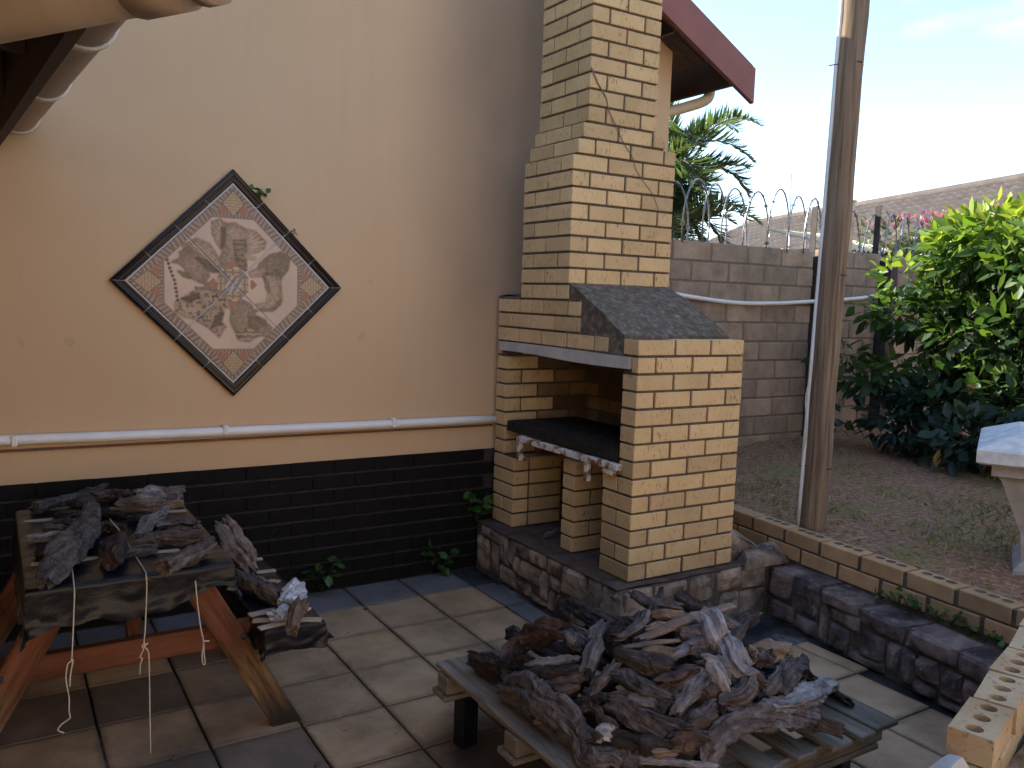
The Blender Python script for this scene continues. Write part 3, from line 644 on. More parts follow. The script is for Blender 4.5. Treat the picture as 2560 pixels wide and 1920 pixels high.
addw('core', *prism([(rO[0]+.014, 0.0), (rO[0]+.22, 0.0), (e1[0]+.22, e1[1]), (e1[0]+.014, e1[1])], 2, FZ-.03, -.045), 'dark_mortar', ret)
# two courses of yellow brick edging above it
edg = thing('brick_edging', 'two-course yellow brick edging along the lawn above the stone wall', 'edging', (1.05, -.4, -.04))
ang = math.atan2(.0868, 1)
LB = .250
for k in range(2):
    q = -1
    y = .62+(.125 if k else 0)
    while y > -2.15:
        yc = y-LB/2; xc = edge_x(yc)+.053+(.004 if k else 0); zc = -.018+k*.082+.036
        o = add('brick', bbox_mesh(.106, .232, .073, .004, 'edging_brick'), None, edg, (xc, yc, zc), (random.uniform(-.01, .01), random.uniform(-.015, .015), -ang+random.uniform(-.012, .012)))
        if k == 1 and y < .3:
            for hq in (-.06, 0, .06):
                vs = [(.022*math.cos(t_), .026*math.sin(t_), 0) for t_ in np.linspace(0, 2*math.pi, 13)[:-1]]
                add('core_hole', mesh([(x*1., y_, z) for x, y_, z in vs], [tuple(range(12))]), 'dark_mortar', o, (xc, yc, zc)); c = o.children[-1]; c.location = (0.012, hq, .0369)
        y -= LB
ev, ef = [], []
for t in np.linspace(.66, -2.15, 24): ev += [(edge_x(t)+.008, t, -.05), (edge_x(t)+.10, t, -.05), (edge_x(t)+.10, t, .128), (edge_x(t)+.008, t, .128)]
for q in range(23):
    for m in range(4): ef.append((q*4+m, q*4+4+m, q*4+4+(m+1) % 4, q*4+(m+1) % 4))
addw('mortar', ev, ef, 'dark_mortar', edg)

# ------------------------------------------------------------------ pole, conduit, block wall, wire
pole = thing('wooden_pole', 'round weathered wooden pole standing at the lawn edge', 'pole', (1.34, .02, .06))
pv, pf, puv = tube_geo([(1.335, .02, .04), (1.345, .018, 1.2), (1.36, .012, 2.4), (1.385, .0, 4.6)], [.070, .068, .066, .062], 20, 40)
pv = [np.array(p)+np.array([nz3(p, 3), nz3(p, 3, 5), 0])*.006 for p in pv]
addw('shaft', pv, pf, 'pole', pole, True, puv)
ex = tube('conduit', [(1.278, .072, .09), (1.290, .068, 1.0), (1.305, .06, 2.2), (1.335, .05, 4.4)], .012, 'white_pvc', pole, 8)
for z in (.45, 1.5, 2.6): tube('strap', [(1.34-.075+.005*z*2, .09, z), (1.33+.004*z, -.052, z), (1.40+.01*z, -.02, z)], .003, 'steel_post', pole, 5, 14)
tube('loose_wire', [(1.25, .05, .55), (1.23, .02, .66), (1.25, .06, .82), (1.235, .03, .95), (1.27, .06, 1.05)], .003, 'cotton_string', pole, 5, 30)
bw = thing('block_wall', 'grey-brown concrete block garden wall behind the lawn', 'wall', (4, 2.3, 0))
BH, BL = .167, .43
mor = []
for (xa, xb, yy, rows, zb, ph) in ((1.31, 3.90, 2.19, 11, 0, .1), (4.10, 4.94, 2.24, 11, .03, .2), (5.10, 9.6, 2.30, 11, .03, .0)):
    mor.append((xa+.012, xb-.012, yy+.008, yy+.13, -.1, zb+rows*BH-.012))
    for k in range(rows):
        x = xa-(BL/2 if k % 2 else 0)+ph*0
        while x < xb-.03:
            a, b = max(x, xa), min(x+BL, xb)
            if b-a > .05: box('block', a+.006, b-.006, yy+random.uniform(-.003, .003), yy+.14, zb+k*BH+.006, zb+(k+1)*BH-.006, 'block', bw, .008)
            x += BL
add('mortar', mesh(*boxes_mesh([tuple(np.array(c)-np.array([4, 4, 2.3, 2.3, 0, 0])) for c in mor])), 'block_mortar', bw, (4, 2.3, 0))
for (xa, xb, zt, lab) in ((3.925, 4.055, 1.79, 'dark weathered concrete post at the first joint of the block wall'), (4.965, 5.075, 1.80, 'dark weathered concrete post at the second joint of the block wall')):
    v, f = rough_slab(lambda a, b: (xa+a*(xb-xa), 2.14+.004*nz3((a*4, 0, b*20), 1), b*zt), 6, 40)
    o = addw('wall_post', *merge([(v, f), boxes_mesh([(xa, xb, 2.146, 2.33, 0, zt)])]), 'steel_post'); tag(o, lab, 'post')
for (x, zt, lab) in ((4.045, 2.25, 'steel angle post carrying the razor wire beside the wooden pole'), (4.985, 2.34, 'steel angle post above the block wall beside the green bush')):
    t = thing('steel_post', lab, 'post', (x, 2.32, 1.0)); box('flange', x-.03, x+.03, 2.345, 2.353, .6, zt, 'steel_post', t, .001); box('flange', x-.03, x-.022, 2.29, 2.345, .6, zt, 'steel_post', t, .001)
    tube('wire_stay', [(x, 2.35, zt-.05), (x+.01, 2.25, zt-.2)], .004, 'razor_wire', t, 5, 2)
def coil(name, xa, xb, yc, zc, r, pitch, label):
    t = thing(name, label, 'wire', ((xa+xb)/2, yc, zc-r)); n = int((xb-xa)/pitch*26); pts = []
    for q in range(n+1):
        a = 2*math.pi*q/26; rr = r*(1+.07*math.sin(q*.31)+.04*math.sin(q*.127)); pts.append((xa+(xb-xa)*q/n+rr*.72*math.sin(a), yc+rr*.42*math.sin(a)+.03*math.sin(q*.05), zc+rr*math.cos(a)))
    vs, fs, _ = tube_geo(pts, .0072, 5, 0); addw('coil', vs, fs, 'razor_wire', t)
    bs, bf = [], []
    for q in range(0, n, 2):
        p = np.array(pts[q]); d = np.array(pts[q+1])-p; d /= np.linalg.norm(d); s = np.cross(d, [random.uniform(-1, 1), random.uniform(-1, 1), random.uniform(-1, 1)]); s /= np.linalg.norm(s)+1e-6; b0 = len(bs)
        bs += [p-d*.022+s*.016, p-s*.001, p+d*.022+s*.016, p+d*.022-s*.016, p+s*.001, p-d*.022-s*.016]; bf += [(b0, b0+1, b0+2), (b0+3, b0+4, b0+5)]
    addw('barbs', bs, bf, 'razor_wire', t)['kind'] = 'stuff'
coil('razor_coil', 1.45, 4.02, 2.26, 2.05, .27, .25, 'coil of razor wire along the wall top between house and pole')
coil('razor_coil', 4.05, 8.2, 2.33, 2.02, .24, .28, 'coil of razor wire along the wall top behind the green bush')
hp = tube('hose_pipe', [(1.30, 2.10, 1.47), (2.06, 2.13, 1.401), (2.44, 2.14, 1.366), (2.89, 2.15, 1.338), (3.37, 2.15, 1.345), (3.82, 2.15, 1.372), (4.2, 2.18, 1.392), (4.6, 2.2, 1.424), (5.0, 2.22, 1.45), (6.2, 2.26, 1.40)], .018, 'white_pvc', None, 10, 50)
tag(hp, 'sagging white plastic pipe slung along the block garden wall', 'pipe')

# ------------------------------------------------------------------ plants
def leaf_geo(P, D, Nn, ln, wd, fold=.25, curl=.15):
    P, D, Nn = map(np.asarray, (P, D, Nn)); ln = np.asarray(ln)[:, None]; wd = np.asarray(wd)[:, None]
    D = D/np.linalg.norm(D, axis=1)[:, None]; S_ = np.cross(D, Nn); S_ /= np.linalg.norm(S_, axis=1)[:, None]+1e-9; Nn = np.cross(S_, D)
    b = P; m = P+D*ln*.45-Nn*wd*fold*.5+Nn*ln*curl*.35; l_ = P+D*ln*.42+S_*wd*.5+Nn*ln*curl*.35; r_ = P+D*ln*.42-S_*wd*.5+Nn*ln*curl*.35
    l2 = P+D*ln*.72+S_*wd*.36+Nn*ln*curl*.2; r2 = P+D*ln*.72-S_*wd*.36+Nn*ln*curl*.2; m2 = P+D*ln*.74-Nn*wd*fold*.4+Nn*ln*curl*.2; t = P+D*ln-Nn*ln*curl*.15
    V = np.stack([b, l_, r_, m, l2, r2, m2, t], 1).reshape(-1, 3); n = len(P); o = (np.arange(n)*8)[:, None]
    F4 = np.concatenate([o+np.array([[1, 3, 6, 4]]), o+np.array([[3, 2, 5, 6]])]); F3 = np.concatenate([o+np.array([[0, 3, 1]]), o+np.array([[0, 2, 3]]), o+np.array([[4, 6, 7]]), o+np.array([[6, 5, 7]])])
    return V, F4, F3
def np_mesh(V, F4, F3, tone=None):
    me = bpy.data.meshes.new('m'); nl = F4.size+F3.size; me.vertices.add(len(V)); me.loops.add(nl); me.polygons.add(len(F4)+len(F3))
    me.vertices.foreach_set('co', V.astype(np.float32).ravel()); me.loops.foreach_set('vertex_index', np.concatenate([F4.ravel(), F3.ravel()]).astype(np.int32))
    st = np.concatenate([np.arange(len(F4))*4, F4.size+np.arange(len(F3))*3]).astype(np.int32); me.polygons.foreach_set('loop_start', st)
    me.update(calc_edges=True); me.validate()
    if tone is not None:
        a = me.attributes.new('tone', 'FLOAT', 'POINT'); a.data.foreach_set('value', np.asarray(tone, np.float32))
    return me
def foliage(name, P, D, Nn, ln, wd, tone, mat, parent, kind=None, fold=.25, curl=.15):
    V, F4, F3 = leaf_geo(P, D, Nn, ln, wd, fold, curl); c = np.array(wloc(parent)) if parent else V.mean(0)
    o = add(name, np_mesh(V-c, F4, F3, np.repeat(tone, 8)), mat, parent, c)
    if kind: o['kind'] = kind
    return o
def scatter(clumps, per):
    P, D, Tn = [], [], []
    for (c, r, t0) in clumps:
        n = max(6, int(per*(r[0]*r[1]*r[2])**(2/3)/.05)); d = rng.normal(size=(n, 3)); d /= np.linalg.norm(d, axis=1)[:, None]
        rad = rng.uniform(.35, 1.0, n)**.6; p = np.array(c)+d*np.array(r)*rad[:, None]; P.append(p)
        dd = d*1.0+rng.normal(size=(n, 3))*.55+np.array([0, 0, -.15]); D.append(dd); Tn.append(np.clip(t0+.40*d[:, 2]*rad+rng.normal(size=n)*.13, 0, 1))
    return np.concatenate(P), np.concatenate(D), np.concatenate(Tn)
def up_normals(n, s=.6): return np.array([0, 0, 1.])+rng.normal(size=(n, 3))*s
def bush(name, label, loc, clumps, per, ln, mat, nleaf=0, stems=8, group=None, fold=.25, wr=.45):
    t = thing(name, label, 'bush', loc, group); P, D, Tn = scatter(clumps, per); n = len(P)
    lnn = rng.uniform(ln*.6, ln*1.25, n); wd = lnn*rng.uniform(wr*.8, wr*1.2, n); Nn = up_normals(n); idx = np.arange(n)
    if nleaf:
        dist = np.linalg.norm(P-CAM, axis=1)+rng.uniform(0, .5, n); order = np.argsort(dist); near = order[:nleaf*3:3]; rest = np.setdiff1d(idx, near); kinds = []
        for q in range(6):
            V, F4, F3 = leaf_geo([(0, 0, 0)], [(1, 0, 0)], [(0, 0, 1)], [1.], [wr*(.8+.08*q)], fold); me = np_mesh(V, F4, F3, np.full(8, .15+.17*q)); me.materials.append(MT[mat]); kinds.append(me)
        for i_ in near:
            q = int(np.clip((Tn[i_]-.1)/.17, 0, 5)); x = D[i_]/np.linalg.norm(D[i_]); z = Nn[i_]-x*(x@Nn[i_]); z /= np.linalg.norm(z); y = np.cross(z, x)
            o = bpy.data.objects.new('leaf', kinds[q]); COL.objects.link(o); o.parent = t; mt = Matrix((x, y, z)).transposed().to_4x4()
            o.rotation_euler = mt.to_euler(); o.location = Vector(P[i_])-Vector(loc); s = float(lnn[i_]); o.scale = (s, s, s)
    else: rest = idx
    foliage('foliage', P[rest], D[rest], Nn[rest], lnn[rest], wd[rest], Tn[rest], mat, t, 'stuff', fold)
    geos = []
    for q in range(stems):
        c, r, _ = clumps[(q*5) % len(clumps)]; b0 = Vector(loc)+Vector((random.uniform(-.12, .12), random.uniform(-.12, .12), -.03)); m_ = (b0+Vector(c))/2+Vector((random.uniform(-.1, .1), random.uniform(-.1, .1), .05))
        v, f, _ = tube_geo([b0, m_, Vector(c)+Vector((0, 0, r[2]*.6))], [.016, .010, .004], 6, 10); geos.append((v, f))
    addw('stems', *merge(geos), 'stem_bark', t); return t
# tall bush on the lawn, bright young tops
cl = []
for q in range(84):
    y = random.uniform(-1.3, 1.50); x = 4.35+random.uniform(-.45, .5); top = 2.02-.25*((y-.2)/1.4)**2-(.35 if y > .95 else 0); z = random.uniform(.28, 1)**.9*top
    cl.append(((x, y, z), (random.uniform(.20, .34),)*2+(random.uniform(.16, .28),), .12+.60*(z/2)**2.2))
for (c, r, t) in [((4.0, 1.35, 1.62), (.22, .28, .14), .8), ((4.0, 1.55, 1.30), (.2, .25, .12), .45), ((3.75, 1.72, .92), (.2, .24, .12), .2), ((3.8, 1.5, .72), (.22, .25, .14), .18), ((4.1, .4, 1.98), (.25, .3, .16), .85), ((4.2, -.3, 1.95), (.3, .3, .2), .85), ((4.1, 1.0, 1.78), (.22, .26, .16), .8), ((3.85, 1.75, .35), (.14, .18, .1), .15)]: cl.append((c, r, t))
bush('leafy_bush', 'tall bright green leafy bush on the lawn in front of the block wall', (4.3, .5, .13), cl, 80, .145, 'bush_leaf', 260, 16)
cl = []
for q in range(36):
    y = random.uniform(-1.4, 1.3); x = 3.75+random.uniform(-.25, .3); z = .18+random.uniform(.05, .55); cl.append(((x, y, z), (random.uniform(.16, .26),)*2+(.16,), .35))
bush('dark_shrub', 'low dark blue-green shrub at the foot of the tall bush', (3.8, .2, .12), cl, 80, .14, 'shrub_leaf', 150, 8)
for (y, z, x) in ((.55, .85, 3.75), (.15, .32, 3.5), (.62, .30, 3.5)):
    V, F4, F3 = leaf_geo([(0, 0, 0)], [(.1, .2, -1)], [(-1, -.4, 0)], [.16], [.055]); o = add('dead_leaf', np_mesh(V, F4, F3), 'dead_leaf', None, (x, y, z)); tag(o, 'yellow dying leaf hanging in the dark shrub', 'leaf', 'yellow leaves in the shrub')
# bougainvillea hedge beyond the wall
cl = []
for q in range(70):
    x = random.uniform(5.9, 10.2); cl.append(((x, 2.95+random.uniform(-.3, .4), random.uniform(1.6, 2.10+(x-6)*.13)), (random.uniform(.28, .45),)*2+(.26,), .55))
hd = bush('bougainvillea', 'clipped bougainvillea hedge with pink flowers above the block wall', (7.6, 3, -.3), cl, 80, .085, 'hedge_leaf', 0, 10)
n = 700; fx = rng.uniform(6.0, 10.2, n); fP = np.stack([fx, 2.75+rng.normal(size=n)*.2, 2.30+(fx-6)*.135+rng.uniform(-.08, .08, n)], 1)
fP = np.concatenate([fP[(np.abs(np.sin(fx*2.3)) > .55)], fP[:50]+rng.normal(size=(50, 3))*.06]); n = len(fP)
foliage('flowers', fP, rng.normal(size=(n, 3)), up_normals(n), rng.uniform(.035, .06, n), rng.uniform(.03, .045, n), rng.uniform(0, 1, n), 'flower', hd, 'stuff')
# palm behind the wall
pc = np.array([4.12, 4.72, 2.85]); palm = thing('palm_tree', 'feathery cane palm rising behind the garden wall by the house corner', 'palm', (pc[0], pc[1], -.36))
for k in range(4):
    a = k*1.6; tube('trunk', [(pc[0]+.12*math.cos(a), pc[1]+.12*math.sin(a), -.4), (pc[0]+.2*math.cos(a), pc[1]+.2*math.sin(a), 1.2), (pc[0]+.28*math.cos(a), pc[1]+.28*math.sin(a), 2.2+.15*k)], [.06, .05, .04], 'stem_bark', palm, 8, 12)
for k in range(72):
    a = k*2.399+.3; el = R(random.choice([72, 60, 48, 35, 22])+random.uniform(-8, 8)); ln_ = random.uniform(.95, 1.45); s = pc+np.array([.25*math.cos(a*1.7), .25*math.sin(a*1.7), random.uniform(-1.15, .1)]); d = np.array([math.cos(a)*math.cos(el), math.sin(a)*math.cos(el), math.sin(el)])
    pts = []; p = s.copy(); m = 16
    for q in range(m+1): pts.append(p.copy()); d = d+np.array([0, 0, -.085-.01*q*.6]); d /= np.linalg.norm(d); p = p+d*ln_/m
    pts = np.array(pts); fr_ = tube('frond', pts[::2], [.014, .010, .003], 'stem_bark', palm, 5, 16)
    P, D, ls = [], [], []; Tg = np.gradient(pts, axis=0)
    for q in np.linspace(2, m-.2, 44):
        i_ = int(q); u_ = q-i_; p = pts[i_]*(1-u_)+pts[min(i_+1, m)]*u_; t_ = Tg[i_]/np.linalg.norm(Tg[i_]); sd_ = np.cross(t_, [0, 0, 1.]); sd_ /= np.linalg.norm(sd_)+1e-6
        for sg in (-1, 1): P.append(p); D.append(sd_*sg*.8+t_*.75+np.array([0, 0, .25+random.uniform(-.25, .1)])); ls.append((.34*math.sin(math.pi*min(1, .18+.8*q/m))+.06)*random.uniform(.85, 1.1))
    n = len(P); foliage('leaflets', np.array(P), np.array(D), up_normals(n, .3), np.array(ls), np.full(n, .030), np.clip(.45+.4*math.sin(el)*rng.uniform(.4, 1.2, n)+rng.normal(size=n)*.1, 0, 1), 'palm_leaf', fr_, 'stuff', .3, -.25)
# weeds by the black bricks and on the edging, sprouts at the tile picture
def weed(loc, h, n, ln, label, group=None, flat=.5):
    t = thing('weed', label, 'plant', loc, group); P, D = [], []; geos = []
    for q in range(n):
        a = random.uniform(0, 6.28); hh = h*random.uniform(.35, 1); e = np.array(loc)+np.array([math.cos(a)*hh*flat, -abs(math.sin(a))*hh*flat*.8 if loc[1] > 1 else math.sin(a)*hh*flat, hh])
        v, f, _ = tube_geo([loc, (np.array(loc)+e)/2+np.array([0, 0, hh*.15]), e], [.003, .0015], 5, 6); geos.append((v, f))
        for w_ in range(3): P.append(e+rng.normal(size=3)*.012); D.append(np.array([math.cos(a), -abs(math.sin(a)) if loc[1] > 1 else math.sin(a), .15])+rng.normal(size=3)*.6)
    addw('stalks', *merge(geos), 'weed_leaf', t); m = len(P)
    foliage('leaves', np.array(P), np.array(D), up_normals(m, .4), rng.uniform(ln*.7, ln*1.2, m), rng.uniform(ln*.55, ln*.85, m), rng.uniform(.1, .9, m), 'weed_leaf', t, 'stuff'); return t
weed((-1.05, WY-.03, FZ-.003), .17, 12, .055, 'small green weed sprouting between floor and black bricks near the bench')
weed((-.33, WY-.03, FZ-.003), .16, 9, .065, 'broad-leafed weed in the floor corner beside the stone plinth')
weed((-.10, WY-.02, -.01), .17, 8, .060, 'green weed growing on the stone plinth beside the black bricks')
weed((-1.95, WY-.03, FZ-.003), .16, 9, .06, 'green weed in the shade behind the picnic table')
for q, (y, h_) in enumerate(((-.62, .05), (-.74, .06), (-.80, .09), (-.86, .08), (-.93, .05), (-1.0, .06), (-1.10, .06), (-1.2, .05))): weed((edge_x(y)-.012, y, -.03), h_, 5, .032, 'tiny green weed rooted between stone wall and brick edging', 'weeds along the edging', .6)
weed((-1.378, WY-.022, 1.768), .03, 5, .038, 'small green sprout on the upper right frame of the tile picture', None, .3); weed((-1.213, WY-.022, 1.60), .014, 3, .018, 'tiny green sprout at a frame joint of the tile picture', None, .3)
# grass on the lawn
n = 15000; gx_ = edge_x(0)+.04+rng.uniform(0, 1, n)**1.5*4.2; gy_ = rng.uniform(-1.9, 2.1, n)
msk = np.array([mnoise.noise(Vector((a*1.3, b*1.3, 0)))+.35*mnoise.noise(Vector((a*5, b*5, 2))) for a, b in zip(gx_, gy_)]); keep = (msk+.12*(1.2-gy_)/2+rng.normal(size=n)*.16) > .06; gx_, gy_, msk = gx_[keep], gy_[keep], msk[keep]; n = len(gx_)
gP = np.stack([gx_, gy_, [lawn_z(a, b)-.004 for a, b in zip(gx_, gy_)]], 1); gx2 = gx_ > np.array([edge_x(b) for b in gy_])+.075; gP, msk = gP[gx2], msk[gx2]; n = len(gP)
D = rng.normal(size=(n, 3))*.8; D[:, 2] = rng.uniform(.3, 1.2, n)
o = foliage('grass', gP, D, rng.normal(size=(n, 3)), rng.uniform(.03, .075, n), rng.uniform(.0035, .007, n), np.clip(.75-msk*.9+rng.normal(size=n)*.25, 0, 1), 'grass_blade', None); tag(o, 'short patchy grass on the lawn', 'grass', kind='stuff')
n = 2600; lP = np.stack([edge_x(0)+.1+rng.uniform(0, 1, n)**1.3*3.6, rng.uniform(-1.6, 2.0, n), np.zeros(n)], 1); lP[:, 2] = [lawn_z(a, b)+.003 for a, b, _ in lP]; D = rng.normal(size=(n, 3)); D[:, 2] *= .2
o = foliage('leaf_litter', lP, D, up_normals(n, .3), rng.uniform(.015, .045, n), rng.uniform(.006, .016, n), np.full(n, 0.), 'dry_litter', None); tag(o, 'scattered dry leaf litter on the lawn', 'litter', kind='stuff')
n = 500; gP = np.stack([rng.uniform(-.45, .3, n), rng.uniform(-2.3, -1.9, n), np.full(n, .128)], 1); gP = gP[(gP[:, 1] < -1.99+.3*(gP[:, 0]+.45))]; n = len(gP); D = rng.normal(size=(n, 3))*.5; D[:, 2] = 1
o = foliage('grass', gP, D, rng.normal(size=(n, 3)), rng.uniform(.03, .10, n), rng.uniform(.004, .008, n), rng.uniform(0, .5, n), 'grass_blade', None); tag(o, 'grass tufts growing behind the holed bricks', 'grass', kind='stuff')

# ------------------------------------------------------------------ neighbours
nb = thing('neighbour_house', 'long low neighbouring house with grey-brown tiled roof', 'house', (13.5, 5, -.36))
rd = np.array([4.17, 11.15, 0]); rd /= np.linalg.norm(rd); rn = np.array([-rd[1], rd[0], 0]); R0 = np.array([19.176, 17.376, 4.0])
rows, wid = 15, 24.; vs, fs = [], []; ncol = int(wid/.075)
for k in range(rows):
    for e in (0, 1):
        s_ = (k+e)/rows
        for c in range(ncol+1): vs.append(R0-rd*(c*.075)+rn*(4.6*s_)+np.array([0, 0, -2.2*s_+.035*e+.028*math.sin(c*.075/.3*2*math.pi)]))
    b0 = k*2*(ncol+1)
    for c in range(ncol): fs.append((b0+c, b0+c+1, b0+ncol+2+c, b0+ncol+1+c))
    if k:
        p0 = b0-(ncol+1)
        for c in range(ncol): fs.append((p0+c, p0+c+1, b0+c+1, b0+c))
o = addw('roof_tiles', vs, fs, 'rooftile', nb, False); o['kind'] = 'stuff'
tube('ridge', [R0, R0-rd*wid], .11, 'rooftile', nb, 8, 2)
q0, q1 = R0+rn*4.2-rd*.3, R0+rn*4.2-rd*(wid-.3)
addw('wall', [(*q0[:2], -.4), (*q1[:2], -.4), (*q1[:2], 2.05), (*q0[:2], 2.05), (*(q0-rn*8)[:2], -.4), (*(q1-rn*8)[:2], -.4), (*(q1-rn*8)[:2], 2.05), (*(q0-rn*8)[:2], 2.05)], [(0, 1, 2, 3), (1, 5, 6, 2), (5, 4, 7, 6), (4, 0, 3, 7)], 'plaster', nb)
addw('roof_back', [R0-rn*4.6+np.array([0, 0, -2.2]), R0-rn*4.6-rd*wid+np.array([0, 0, -2.2]), R0-rd*wid, R0], [(0, 1, 2, 3)], 'rooftile', nb)
addw('gable_end', [R0+rn*4.3+np.array([0, 0, -2.1]), R0-rn*4.3+np.array([0, 0, -2.1]), R0-np.array([0, 0, .05])], [(0, 1, 2)], 'plaster', nb)
rh = thing('unseen_bounce_house', 'unseen cream house with tiled roof, added to bounce warm light on the gable wall', 'house', (0, -8.5, -.36))  # added out of view: its sunlit wall bounces warm light into the patio
box('wall', -9, 9, -12.5, -8.0, -.36, 3.4, 'warm_render', rh, .01)
addw('roof', *prism([(-7.4, 3.38), (-10.25, 5.4), (-13.1, 3.38)], 0, -9.5, 9.5), 'rooftile', rh)
for x in (-6.5, -2.8, 2.2, 6.0):
    f_ = box('window', x-.7, x+.7, -8.02, -7.96, .75, 1.95, 'white_pvc', rh, .004); box('pane', x-.62, x+.62, -7.965, -7.955, .83, 1.87, 'glazed_black', f_, .001)
box('door', -.5, .45, -8.02, -7.96, -.36, 1.7, 'barge_paint', rh, .004)
mast = thing('antenna_mast', 'thin antenna mast rising behind the tiled roof', 'antenna', (15.8, 15.6, 0)); mp_ = on(1, 15.6, 1660+655/2.073, 350+390/2.073); mt_ = on(1, 15.6, 1660+660/2.073, 350+175/2.073)
tube('tube', [(mp_[0], 15.6, 0), (mp_[0], 15.6, mp_[2]+.1)], .035, 'steel_post', mast, 8, 2); tube('whip', [(mp_[0], 15.6, mp_[2]), (mt_[0], 15.6, mt_[2])], .012, 'steel_post', mast, 6, 2)
cp = thing('gate_pillar', 'cream square pillar showing above the block wall beside the wooden pole', 'pillar', (4.73, 2.55, -.36)); box('shaft', 4.665, 4.80, 2.47, 2.60, -.36, 2.37, 'cream_pvc', cp, .004); box('cap', 4.655, 4.81, 2.46, 2.61, 2.37, 2.39, 'cream_pvc', cp, .003); box('edge_strip', 4.655, 4.664, 2.465, 2.6, -.36, 2.36, 'steel_post', cp, .001)
ysh = thing('corrugated_roof', 'pale yellow corrugated sheet roof just above the block wall', 'roof', (5.0, 3.0, -.36))
v, f = rough_slab(lambda a, b: (5.2+a*1.1, 2.75+b*1.2, 1.93+b*.28+.014*math.sin(a*1.1/.076*2*math.pi)), 90, 2); addw('sheet', v, f, 'yellow_sheet', ysh); box('wall', 5.3, 6.2, 3.0, 3.9, -.36, 1.97, 'plaster', ysh)

# ------------------------------------------------------------------ white garden pedestal at the right
pd = thing('garden_pedestal', 'white concrete pedestal with sloped square cap standing on the lawn', 'pedestal', (1.70, -1.02, .10))
def frus(cx, cy, a, lst):   # stacked square sections (half size, z) rotated by a
    vs, fs = [], []
    for hs, z in lst:
        for k in range(4): t_ = a+math.pi/4+k*math.pi/2; vs.append((cx+hs*1.414*math.cos(t_), cy+hs*1.414*math.sin(t_), z))
    for q in range(len(lst)-1):
        for k in range(4): fs.append((q*4+k, q*4+(k+1) % 4, q*4+4+(k+1) % 4, q*4+4+k))
    fs += [(3, 2, 1, 0), tuple(range(len(lst)*4-4, len(lst)*4))]; return vs, fs
pc_ = (1.86, -1.045); pa = R(28)
addw('cap', *frus(*pc_, pa, [(.405, .636), (.42, .645), (.42, .700), (.405, .710), (.25, .775), (.05, .785)]), 'painted', pd)
addw('collar', *frus(*pc_, pa, [(.345, .575), (.355, .58), (.355, .634), (.35, .6355)]), 'concrete', pd)
addw('column', *frus(*pc_, pa, [(.230, .09), (.230, .12), (.200, .16), (.215, .30), (.31, .55), (.325, .574)]), 'concrete', pd)

# ------------------------------------------------------------------ wall of holed bricks at the lower right
hw = thing('holed_brick_wall', 'low loose wall of pale three-hole bricks beside the patio', 'wall', (.1, -1.78, FZ))
u2 = np.array([.955, .297, 0]); n2 = np.array([.297, -.955, 0]); A2 = np.array([-.476, -1.829, 0])
def holed(ln=.222, wd=.106, ht=.076):
    vs, fs = [], []; cw = ln/3; ns = 16; r = .021
    for c in range(3):
        cx = -ln/2+cw*(c+.5); b0 = len(vs)
        X_, Y_ = cw/2, wd/2; per = [(X_, Y_*t) for t in (0, .5, 1)]+[(X_*t, Y_) for t in (.5, 0, -.5, -1)]+[(-X_, Y_*t) for t in (.5, 0, -.5, -1)]+[(X_*t, -Y_) for t in (-.5, 0, .5, 1)]+[(X_, -Y_*.5)]; an = [math.atan2(y_, x_) for x_, y_ in per]
        for x_, y_ in per: vs.append((cx+x_, y_, ht/2))
        for a in an: vs.append((cx+r*math.cos(a), r*1.05*math.sin(a), ht/2))
        for a in an: vs.append((cx+r*math.cos(a), r*1.05*math.sin(a), -ht/2+.004))
        for k in range(ns):
            k2 = (k+1) % ns; fs += [(b0+k, b0+k2, b0+ns+k2, b0+ns+k), (b0+ns+k, b0+ns+k2, b0+2*ns+k2, b0+2*ns+k)]
        fs.append(tuple(b0+2*ns+k for k in range(ns)))
        # square corners of each cell
    b0 = len(vs); x, y, z = ln/2, wd/2, ht/2-.0005; vs += [(-x, -y, -z), (x, -y, -z), (x, y, -z), (-x, y, -z), (-x, -y, z), (x, -y, z), (x, y, z), (-x, y, z)]
    fs += [tuple(b0+i_ for i_ in f) for f in ((0, 3, 2, 1), (0, 1, 5, 4), (1, 2, 6, 5), (2, 3, 7, 6), (3, 0, 4, 7))]
    for c in range(3):   # corner fillers
        cx = -ln/2+cw*(c+.5); a = math.pi/4
    return mesh(vs, fs)
hme = holed(); hme.materials.append(MT['holebrick'])
for k in range(7):
    off = 0 if k == 6 else (-.135 if k == 5 else (-.02 if k % 2 else -.13))
    for q in range(6):
        p = A2+u2*(off+q*.2365+.115)+n2*(.053+random.uniform(-.007, .007)); z = FZ+.042+k*.0805+(.0 if k < 6 else .0)
        if k == 6: add('brick', hme, None, hw, (p[0], p[1], z), (random.uniform(-.012, .012), random.uniform(-.012, .012), math.atan2(.297, .955)+random.uniform(-.035, .035)))
        else: add('brick', bbox_mesh(.226, .106, .074, .005, 'holebrick' if k > 3 else 'edging_brick'), None, hw, (p[0], p[1], z), (0, 0, math.atan2(.297, .955)+random.uniform(-.02, .02)))
pl = A2+u2*(-.07)+n2*.03
tag(rock('cement_lump', [(pl[0]+a, pl[1]+b, FZ+.076+5*.0805+c) for a, b, c in ((-.05, -.03, 0), (.045, -.035, 0), (.055, .03, 0), (-.04, .035, 0), (-.03, -.02, .028), (.03, -.015, .034), (.03, .02, .026), (-.02, .02, .02))], 'lintel_concrete', None, 2, .01, 2), 'pale lump of old cement on the step of the holed bricks', 'cement lump')

